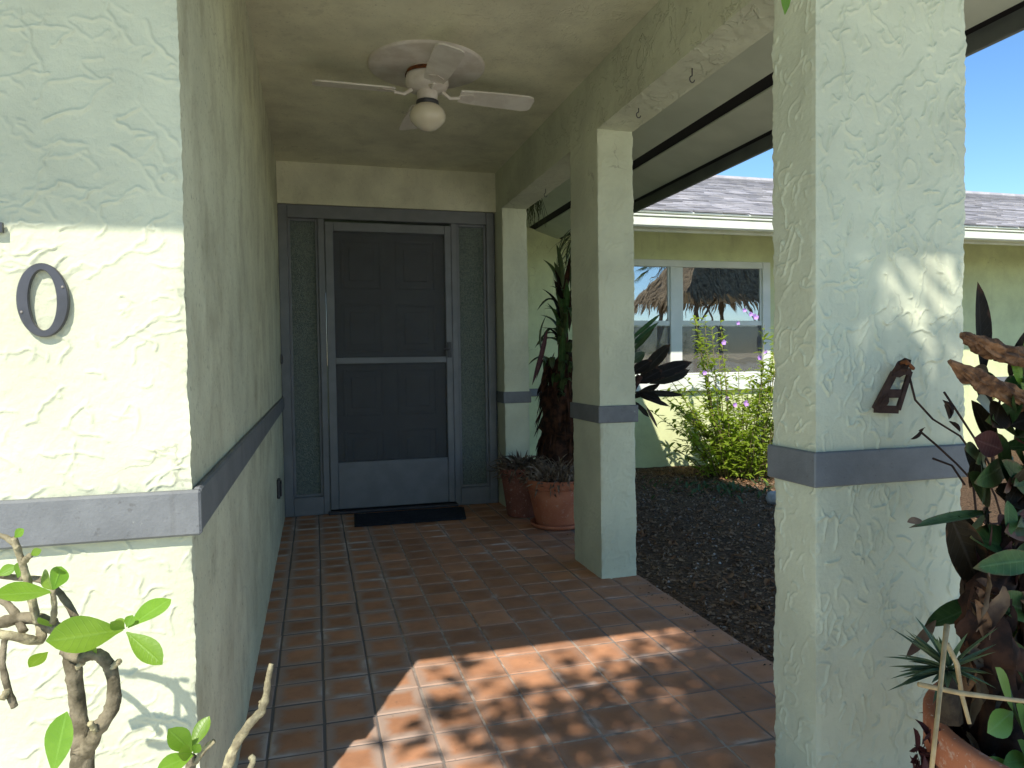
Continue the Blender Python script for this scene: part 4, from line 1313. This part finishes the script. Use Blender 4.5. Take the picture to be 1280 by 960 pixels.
# ------------------------------------------------------------------ pot and plants before the front pillar
RX, RYc, RR = at(1364, 908, .83).x, .83, .232
rp = pot("terracotta_pot", RX, RYc, ZG, at(1364, 908, .83).z - .01 - ZG, .155, RR, M_POT3, "large terracotta pot in the lower right corner, before the front pillar", .07, None, 56)
cs = at(1186, 838, .88)
sk = thing("spiky_succulent", "spiky green succulent at the left rim of the corner pot", "plant", (cs.x, cs.y, .3))
for i in range(46):
    a = random.uniform(PI * .55, PI * 1.5) if i % 3 else random.uniform(0, 2 * PI)
    el = random.uniform(-.25, 1.15); L = random.uniform(.06, .115)
    d = Vector((math.cos(a) * math.cos(el), math.sin(a) * math.cos(el) * .8, math.sin(el))) * L
    if (cs + d).y > 1.33: d.y = 1.33 - cs.y
    lb = MB().leaf(cs + d * .06, cs + d, .0105, sag=random.uniform(-.05, .15), fold=.35, n=5, shape=.25)
    part("leaf", lb, M_SPIKE, sk, True)
part("crown", MB().tube([(cs.x, cs.y, cs.z - .08), (cs.x, cs.y, cs.z)], [.02, .012], 8), M_SOIL, sk, True)


def stalk(pts, r, label, mat=M_STRAW, name="dried_stalk"):
    return solo(name, MB().tube(pts, r, 7, True, .12), mat, label, "stalk", True)


stalk([at(1184, 782, .82), at(1180, 815, .80), at(1172, 895, .74), at(1164, 968, .72)], [.0044, .0036, .003, .003], "straw coloured dried stalk hanging upright over the corner pot rim")
stalk([at(1184, 805, .83), at(1196, 830, .83), at(1202, 868, .82), at(1212, 905, .80)], [.0035, .0035, .0035, .003], "bent straw coloured stalk stuck in the corner pot soil")
stalk([at(1148, 855, .80), at(1200, 866, .78), at(1262, 874, .76), at(1310, 880, .76)], [.0036, .0036, .003, .003], "straw coloured stalk lying across the corner pot")
pz_soil = at(1364, 908, .83).z - .075
mb = MB()
for i in range(170):
    a = random.uniform(0, 2 * PI); r = RR * .82 * math.sqrt(random.random())
    b = Vector((RX + r * math.cos(a), RYc + r * math.sin(a), pz_soil))
    L = random.uniform(.03, .10); a2 = random.uniform(0, 2 * PI)
    mb.leaf(b, b + Vector((math.cos(a2) * L, math.sin(a2) * L, random.uniform(0, .05))), random.uniform(.004, .012), sag=.3, fold=.4, n=4, twist=random.uniform(-2, 2))
solo("dry_litter", mb, M_DRYG, "dry leaf litter lying on the soil of the corner pot", "plant litter", kind="stuff")
mb = MB()
for i in range(60):
    p = at(1155 + random.uniform(-14, 22), 948 + random.uniform(-24, 40), .97 + random.uniform(-.05, .08)); a2 = random.uniform(0, 2 * PI); L = random.uniform(.03, .09)
    mb.leaf(p, p + Vector((math.cos(a2) * L * .6, random.uniform(-.02, .02), math.sin(a2) * L)), random.uniform(.006, .016), up=(0, -1, 0), fold=.4, n=4, sag=.3, twist=random.uniform(-2, 2))
mb.tube([(1.02, 1.0, ZG), (1.01, 1.0, .0), at(1150, 960, .98)], [.012, .01, .006], 6)
solo("dried_plant", mb, M_LEAFRED, "shrivelled maroon plant squeezed between the corner pot and the pillar", "plant")

# the big plant with driftwood and dark leaves
bp = thing("large_leaf_plant", "tall plant with big dark green and maroon leaves beside the front pillar", "plant", (1.40, 1.0, ZG))
YR = 1.02
part("trunk", MB().gnarl([at(1250, 960, .95), at(1240, 860, .95), at(1232, 800, .94), at(1236, 745, .95), at(1258, 690, 1.0), at(1290, 600, 1.05)], [.048, .046, .042, .030, .020, .012], 22, 8, 5, .5), M_TRUNK, bp, True)
part("trunk", MB().gnarl([at(1310, 960, .95), at(1300, 820, .96), at(1292, 700, 1.0), at(1304, 560, 1.06), at(1300, 420, 1.08)], [.04, .036, .028, .02, .012], 18, 8, 8, .4), M_TRUNK, bp, True)


def RL(b, t, w, up=(0, -1, .3), dy0=0., dy1=0., mat=M_LEAFDK, sag=0., fold=.14, shape=.5, twist=0., n=9, wave=.0):
    lb = MB().leaf(at(*b, YR + dy0), at(*t, YR + dy1), w * .84, up=up, sag=sag, fold=fold, n=n, shape=shape, twist=twist, wave=wave)
    return part("leaf", lb, mat, bp, True)


RL((1228, 470), (1222, 352), .066, (.2, -1, 0), .1, .1, M_LEAFBLK, shape=.5)
RL((1262, 470), (1292, 402), .09, (0, -1, .2), .05, .0, M_LEAFBLK, shape=.5)
RL((1240, 640), (1136, 652), .022, (0, -.7, .7), .0, -.12, M_LEAFDK, .03, .3)
RL((1152, 650), (1134, 653), .016, (0, -.7, .7), -.11, -.13, M_DRY)
RL((1186, 640), (1230, 745), .075, (-.5, -.8, .2), -.05, .0, M_LEAFBLK, shape=.45)
RL((1232, 750), (1155, 790), .050, (0, -.6, .8), .05, .04, M_LEAFDK, -.06, .35)
RL((1170, 775), (1132, 822), .024, (-.3, -.8, .3), .03, .02, M_DRY, .0, .3)
RL((1246, 560), (1214, 500), .05, (0, -1, 0), .1, .1, M_LEAFBLK)
RL((1228, 632), (1226, 572), .034, (.5, -.8, .1), .0, .0, M_STRAP, shape=.4)
RL((1262, 610), (1244, 540), .058, (.2, -1, .1), .05, .03, M_LEAFDK, shape=.6)
RL((1290, 620), (1252, 575), .055, (0, -1, .3), .0, -.04, M_LEAFDK)
RL((1290, 690), (1212, 672), .085, (0, -.8, .6), .02, -.05, M_LEAFDK, shape=.5)
RL((1280, 700), (1206, 742), .060, (0, -.8, .5), .02, -.02, M_LEAFDK)
RL((1300, 740), (1222, 765), .095, (0, -.7, .6), .0, -.06, M_LEAFDK, shape=.45)
RL((1300, 640), (1256, 668), .050, (0, -.8, .4), -.03, -.06, M_STRAP)
RL((1268, 500), (1285, 440), .05, (.1, -1, .2), .1, .08, M_LEAFRED)
RL((1282, 560), (1262, 505), .05, (.1, -1, .2), .1, .06, M_LEAFRED)
RL((1225, 560), (1212, 610), .055, (.1, -1, .2), .12, .12, M_LEAFBLK)
RL((1228, 600), (1205, 560), .05, (.1, -1, .2), .14, .13, M_LEAFBLK)
RL((1222, 700), (1200, 640), .06, (.1, -1, .2), .11, .12, M_LEAFBLK)
RL((1240, 520), (1216, 470), .05, (.1, -1, .2), .14, .13, M_LEAFBLK)
RL((1236, 790), (1202, 720), .05, (.1, -1, .2), .06, .08, M_DRY, twist=1.)
RL((1210, 768), (1204, 728), .026, (.4, -1, .2), .0, -.02, M_DRY)
RL((1226, 728), (1216, 660), .02, (.4, -1, .2), -.03, -.04, M_LEAFRED)
RL((1230, 715), (1240, 655), .018, (.4, -1, .2), -.03, -.05, M_LEAFRED)
RL((1290, 800), (1266, 742), .06, (0, -1, .2), .0, -.04, M_LEAFDK)
RL((1228, 800), (1236, 730), .06, (0, -1, .2), .03, .0, M_DRIFT, fold=.3, wave=.1)
RL((1255, 800), (1262, 735), .05, (0, -1, .2), .02, .0, M_DRIFT, fold=.3, wave=.1)
for i in range(95):
    bx = random.uniform(1232, 1310); by = random.uniform(465, 800)
    a = random.uniform(0, 2 * PI); L = random.uniform(25, 60)
    tx = max(bx + math.cos(a) * L, 1212 + random.uniform(-8, 10)); ty = min(by + math.sin(a) * L * .8, 800)
    RL((bx, by), (tx, ty), random.uniform(.03, .07), (random.uniform(-.5, .5), -1, random.uniform(0, .8)), random.uniform(-.06, .14), random.uniform(-.10, .12), random.choice((M_LEAFBLK, M_LEAFDK, M_LEAFDK, M_LEAFRED, M_STRAP)), shape=random.uniform(.4, .6))
for i in range(34):
    bx = random.uniform(1206, 1280); by = random.uniform(715, 850)
    tx = bx + random.uniform(-22, 26); ty = by + random.uniform(15, 75)
    lb = MB().leaf(at(bx, by, .945 + random.uniform(-.05, .0)), at(tx, ty, .935 + random.uniform(-.05, .01)), random.uniform(.012, .032), up=(random.uniform(-.6, .6), -1, .1), fold=random.uniform(.2, .7), n=7, shape=.4, twist=random.uniform(-2.4, 2.4), wave=.12)
    part("dead_leaf", lb, random.choice((M_DRIFT, M_DRY, M_DRY, M_TRUNK)), bp, True)
RL((1300, 770), (1232, 742), .060, (0, -.9, .3), -.08, -.10, M_LEAFDK, .05, .25)
RL((1296, 700), (1216, 704), .052, (0, -.9, .3), -.06, -.08, M_LEAFDK, .05, .25)
RL((1290, 860), (1262, 800), .05, (0, -.9, .3), -.10, -.12, M_LEAFDK)
# driftwood pieces
for (pts, r, lab) in ((((1187, 452), (1212, 470), (1240, 482), (1275, 500), (1300, 512)), (.004, .015, .019, .016, .013), "pale brown driftwood piece, the lower one before the pillar edge"),
                      (((1203, 418), (1222, 428), (1246, 440), (1275, 448), (1300, 440)), (.005, .014, .017, .020, .02), "darker driftwood piece above the pale one, under the black leaf")):
    P = [at(x, y, .93 + .02 * k) for k, (x, y) in enumerate(pts)]
    solo("driftwood", MB().gnarl(P, r, 26, 9, len(lab), .55, .8), M_DRIFT, lab, "driftwood", False)
# thin dry vine with shrivelled leaves over the pillar face
vn = thing("dry_vine", "thin dry vine with shrivelled leaves reaching over the front pillar", "vine", at(1240, 640, 1.16))
for pts in (((1136, 468), (1144, 500), (1166, 524), (1200, 545), (1222, 575), (1244, 620), (1262, 680)), ((1151, 540), (1170, 556), (1196, 580), (1226, 612)),
            ((1180, 490), (1200, 520), (1226, 560), (1252, 610), (1275, 640)), ((1232, 498), (1234, 540), (1246, 590), (1262, 640), (1270, 690)),
            ((1166, 573), (1190, 582), (1206, 606)), ((1216, 600), (1220, 640), (1236, 660)), ((1206, 640), (1240, 655), (1285, 652)), ((1250, 500), (1242, 540), (1240, 580))):
    part("tendril", MB().tube([at(x, y, 1.27 - .012 * k) for k, (x, y) in enumerate(pts)], [.0026 - .0001 * k for k in range(len(pts))], 6), M_TWIG, vn, True)
for (bx, by, tx, ty, w) in ((1152, 538, 1138, 549, .012), (1178, 500, 1190, 520, .024), (1186, 527, 1200, 540, .02), (1180, 506, 1186, 524, .022), (1148, 538, 1156, 534, .010)):
    part("leaf", MB().leaf(at(bx, by, 1.25), at(tx, ty, 1.22), w, up=(0, -1, .2), fold=.4, n=5, twist=.8), M_TWIG, vn, True)
for (px_, py_) in ((1234, 504), (1231, 518), (1238, 498)):
    c = at(px_, py_, 1.18); fm = MB()
    for k in range(5):
        a = 2 * PI * k / 5
        fm.leaf(c, c + Vector((math.cos(a) * .009, -.004, math.sin(a) * .009)), .007, up=(0, -1, 0), n=3)
    part("flower", fm, M_YFLOW, vn)
# fresh sprigs in the corner
sp_ = thing("green_sprig", "fresh light green leafy sprig in front of the corner pot", "plant", at(1290, 960, .86) * 1.0)
part("stem", MB().tube([at(1300, 1000, .84), at(1290, 930, .86), at(1268, 890, .88), at(1262, 862, .88)], [.004, .0035, .003, .002], 7), M_STRAP, sp_, True)
for (b, t, w) in (((1266, 888), (1244, 834), .036), ((1266, 890), (1234, 916), .040), ((1284, 925), (1270, 880), .04), ((1290, 930), (1300, 880), .04), ((1288, 950), (1254, 954), .034), ((1280, 975), (1226, 952), .034), ((1295, 965), (1272, 925), .03)):
    part("leaf", MB().leaf(at(*b, .87), at(*t, .84), w, up=(.1, -.9, .5), fold=.12, n=8, shape=.58), M_LEAFSOFT, sp_, True)
s2 = thing("green_sprig", "small bright green sprig by the driftwood at the picture edge", "plant", at(1285, 500, 1.0))
part("stem", MB().tube([at(1300, 520, 1.0), at(1282, 470, 1.0), at(1272, 440, 1.0)], [.003, .0025, .002], 6), M_STRAP, s2, True)
for (b, t, w) in (((1276, 482), (1262, 440), .032), ((1280, 455), (1284, 418), .03), ((1284, 500), (1276, 478), .02)):
    part("leaf", MB().leaf(at(*b, 1.0), at(*t, .99), w, up=(.1, -1, .2), fold=.12, n=7, shape=.5), M_LEAFY, s2, True)
bpot = at(1272, 812, 1.10)
mb = MB().lathe([(.001, bpot.z - .26), (.045, bpot.z - .26), (.06, bpot.z - .15), (.07, bpot.z), (.074, bpot.z + .03), (.066, bpot.z + .03), (.058, bpot.z - .02)], bpot.x + .04, 1.10, 28)
solo("ceramic_pot", mb, M_BLUE, "blue glazed ceramic pot half hidden behind the brown trunk", "plant pot", True)

# rusty bracket on the front pillar
bk = thing("rusty_bracket", "small rusty metal bracket nailed to the front pillar above its band", "bracket", (1.295, 1.352, .905))
mb = MB()


def BKt(px_, py_, dy=0.0): return at(px_, py_, 1.348 + dy)


leaf_pts = [BKt(1114, 470, -.012), BKt(1139, 450, -.03)]
part("shrivelled_leaf", MB().leaf(leaf_pts[0], leaf_pts[1], .030, up=(.2, -1, .2), fold=.5, n=7, twist=1.2, wave=.2), M_TWIG, bk)
quad = [BKt(1092, 511), BKt(1121, 512), BKt(1136, 464), BKt(1116, 466)]
for (i, j, w) in ((0, 1, .010), (1, 2, .006), (2, 3, .008), (3, 0, .008)):
    a, b_ = quad[i], quad[j]; d = (b_ - a).normalized(); s = Vector((d.z, 0, -d.x)) * w * .9
    mb.prism([a - s, b_ - s, b_ + s, a + s], (0, -.006 - .001 * i, 0))
m0 = quad[0].lerp(quad[3], .42); m1 = quad[1].lerp(quad[2], .42); s = Vector((.0, 0, .010))
mb.prism([m0 - s, m1 - s, m1 + s, m0 + s], (0, -.0045, 0))
part("plate", mb, M_TWIG, bk)
part("hook", MB().tube([BKt(1130, 462), BKt(1124, 454, -.02), BKt(1132, 452, -.035), BKt(1142, 461, -.03)], [.006, .005, .005, .004], 8, True, .1), M_RUST, bk, True)
part("shrivelled_leaf", MB().leaf(BKt(1098, 508, -.008), BKt(1110, 492, -.02), .022, up=(0, -1, 0), fold=.4, n=5, twist=.6), M_TWIG, bk)

# leaf tip of a hanging twig at the top edge
hl = thing("hanging_leaf", "green leaf tip hanging into view at the top edge before the pillar", "leaf", at(985, -60, 1.05))
part("blade", MB().leaf(at(981, -70, 1.05), at(981, 19, 1.04), .024, up=(0, -1, .1), fold=.12, n=8, shape=.62), M_LEAFY, hl, True)
tw0 = at(981, -68, 1.05)
part("twig", MB().tube([tw0, (tw0.x + .02, 1.0, 1.95), (tw0.x + .05, .95, 2.331)], [.002, .003, .004], 6), M_TWIG, hl, True)


# ------------------------------------------------------------------ trees and thatched hut behind the camera (they throw the dapple and stand in the window's reflection)
def shade_tree():
    cen = Vector((-.45, -2.05, 3.75))
    t = thing("shade_tree", "leafy shade tree in front of the porch", "tree", (-.35, -2.25, ZG))
    lim = MB()
    lim.tube([(-.35, -2.25, ZG - .1), (-.33, -2.22, .9), (-.38, -2.2, 1.7), (-.42, -2.15, 2.35)], [.13, .11, .10, .075], 10, True, .08)
    lv_ = MB()
    d = SUN_DIR
    # leaves are grown in clumps round the crown; the crown is thin on the side of the wall and dense over the pillar
    U = Vector((1, -.505, 0)).normalized()
    clumps = []
    while len(clumps) < 300:
        p = cen + Vector((random.uniform(-1.8, 2.6), random.uniform(-1.3, 1.3), random.uniform(-1.0, 1.2)))
        k = -p.z / d.z; g0 = p + d * k                    # where its shade meets the ground
        u = g0.x - .505 * g0.y; w = g0.y
        if u < -.62 or u > 1.7 or w < -.4 or w > 2.9: continue
        if w < 1.2: continue
        dens = .05 if u < -.38 else (1.0 if u > .05 else .5)
        if .30 < u < .95 and 1.3 < w < 2.5: dens = .10 if (2.22 < w and u > .55) else 3.0
        else: dens *= .55
        if -.66 < u < -.12 and 2.12 < w < 2.6: dens = .03
        if random.random() < dens: clumps.append(p)
    fork = Vector((-.42, -2.15, 2.33))
    boughs = []
    for k in range(11):
        q_ = clumps[(k * 37) % len(clumps)].lerp(cen, .35)
        mid_ = fork.lerp(q_, .5) + Vector((random.uniform(-.2, .2), random.uniform(-.2, .2), -.1))
        lim.tube([fork, mid_, q_], [.06, .04, .02], 7, True, .06)
        boughs += [mid_, q_]
    for p in clumps:
        bo = min(boughs, key=lambda q_: (q_ - p).length)
        lim.tube([bo, bo.lerp(p, .55) + Vector((random.uniform(-.1, .1), random.uniform(-.1, .1), .08)), p], [.016, .009, .004], 4, False)
        for k in range(30):
            a = random.uniform(0, 2 * PI); r = .17 * random.random() ** .5
            b = p + Vector((math.cos(a) * r, math.sin(a) * r, random.uniform(-.13, .13)))
            a2 = random.uniform(0, 2 * PI); L = random.uniform(.05, .10)
            dd = Vector((math.cos(a2), math.sin(a2), random.uniform(-.6, .5))).normalized() * L
            k_ = -b.z / d.z; g0 = b + d * k_
            if g0.x - .505 * g0.y < -.70 or (g0.y < 1.15 and g0.x - .505 * g0.y < -.1): continue
            lv_.leaf(b, b + dd, L * .5, sag=.2, fold=.1, n=2, shape=.5)
    n_ = 0
    while n_ < 165:                       # loose leaves at the thin side of the crown
        u = random.uniform(-.80, -.10); w = random.uniform(1.45, 2.75)
        if u < -.62 and w < 1.80: continue
        if -.66 < u < -.12 and 2.16 < w < 2.5 and random.random() < .95: continue
        k = random.uniform(2.3, 3.8)
        b = Vector((u + .505 * w, w, 0)) - Vector((.505, 1.0, -1.1935)) * k
        a2 = random.uniform(0, 2 * PI); L = random.uniform(.06, .11)
        dd = Vector((math.cos(a2), math.sin(a2), random.uniform(-.5, .5))).normalized() * L
        lv_.leaf(b, b + dd, L * .5, sag=.2, fold=.1, n=2, shape=.5); n_ += 1
    part("trunk", lim, M_BARK, t, True)
    part("crown", lv_, M_TREE, t, kind="stuff")


shade_tree()


def palm(cx, cy, h, label):
    t = thing("palm_tree", label, "tree", (cx, cy, ZG), "palms in front of the house")
    part("trunk", MB().tube([(cx, cy, ZG - .1), (cx + .05, cy, h * .5), (cx, cy, h)], [.17, .13, .12], 12, True, .06), M_POST, t, True)
    fr_ = MB(); dead = MB()
    for i in range(34):
        a = random.uniform(0, 2 * PI); el = random.uniform(-.3, 1.2); L = random.uniform(1.1, 1.6)
        dr = Vector((math.cos(a) * math.cos(el), math.sin(a) * math.cos(el), math.sin(el)))
        m_p = Vector((cx, cy, h)) + dr * L * .5
        fr_.tube([(cx, cy, h), m_p], [.02, .012], 4, False)
        for k in range(22):
            aa = (k / 21 - .5) * 2.6
            sd = dr.cross(Vector((0, 0, 1))).normalized()
            d2 = (dr * math.cos(aa) + sd * math.sin(aa)); tip = m_p + d2 * L * .55
            fr_.leaf(m_p, tip, .05, sag=.35, fold=.2, n=4, shape=.3)
    for i in range(420):
        a = random.uniform(0, 2 * PI); r = random.uniform(.12, .55); z = h - random.uniform(.1, .9)
        b = Vector((cx + math.cos(a) * r * .5, cy + math.sin(a) * r * .5, z))
        dead.leaf(b, b + Vector((math.cos(a) * r, math.sin(a) * r, -random.uniform(.5, 1.0))), .06, fold=.2, n=4, shape=.35)
    part("fronds", fr_, M_TREE, t, kind="stuff")
    part("dead_skirt", dead, M_THATCH, t, kind="stuff")


palm(12.9, -9.9, 4.6, "fan palm with a brown skirt of dead fronds, mirrored in the wing window's left pane")

HX, HY = 11.0, -4.0
hut = thing("thatched_hut", "open thatched hut on posts mirrored in the wing window", "hut", (HX, HY, ZG))
for (sx_, sy_) in ((-1, -1), (1, -1), (1, 1), (-1, 1)):
    part("post", MB().tube([(HX + sx_ * 1.05, HY + sy_ * 1.05, ZG), (HX + sx_ * 1.02, HY + sy_ * 1.02, 2.9)], [.07, .06], 10), M_POST, hut, True)
    part("brace", MB().tube([(HX + sx_ * 1.04, HY + sy_ * 1.04, 1.75), (HX + sx_ * .4, HY + sy_ * 1.04, 2.75)], .03, 8), M_POST, hut, True)
th = MB(); E_ = 1.65
V = [(HX - E_, HY - E_, 2.72), (HX + E_, HY - E_, 2.72), (HX + E_, HY + E_, 2.72), (HX - E_, HY + E_, 2.72), (HX, HY, 4.9)]
th.add(V, [(0, 1, 4), (1, 2, 4), (2, 3, 4), (3, 0, 4), (0, 3, 2, 1)])
part("thatch_core", th, M_THATCH, hut)
tl_ = MB()
for i in range(2600):
    side = random.randrange(4); s = random.uniform(-1, 1); hgt = random.random() ** 1.6
    e = E_ * (1 - hgt); z = 2.72 + 2.18 * hgt
    dx, dy = ((0, -1), (1, 0), (0, 1), (-1, 0))[side]
    b = Vector((HX + dx * e + (-dy) * s * e, HY + dy * e + dx * s * e, z + .06))
    tip = b + Vector((dx * .22 + random.uniform(-.06, .06), dy * .22 + random.uniform(-.06, .06), -random.uniform(.30, .52)))
    tl_.leaf(b, tip, random.uniform(.03, .07), up=(dx, dy, .8), fold=.1, n=2, shape=.4)
part("thatch_fringe", tl_, M_THATCH, hut, kind="stuff")
tb = thing("picnic_table", "weathered table under the thatched hut", "table", (HX, HY, ZG))
part("table_top", MB().box(HX - .8, HX + .8, HY - .4, HY + .4, .55, .61, .01), M_POST, tb)
for sx_ in (-1, 1):
    part("leg", MB().box(HX + sx_ * .6 - .05, HX + sx_ * .6 + .05, HY - .3, HY + .3, ZG, .55), M_POST, tb)


def bush(cx, cy, r, h, label):
    mb = MB()
    for i in range(900):
        a = random.uniform(0, 2 * PI); rr = r * math.sqrt(random.random()); z = ZG + h * random.random() * math.sqrt(max(.1, 1 - (rr / r) ** 2))
        b = Vector((cx + rr * math.cos(a), cy + rr * math.sin(a), z)); a2 = random.uniform(0, 2 * PI); L = random.uniform(.08, .18)
        mb.leaf(b, b + Vector((math.cos(a2) * L, math.sin(a2) * L, random.uniform(-.05, .1))), L * .45, n=2, fold=.15)
    solo("garden_bush", mb, M_TREE, label, "bush", group="bushes on the front lawn")


bush(12.6, -2.6, .7, 1.6, "green bush standing right by the thatched hut")
print("tiles", n_t, "shingles", count)
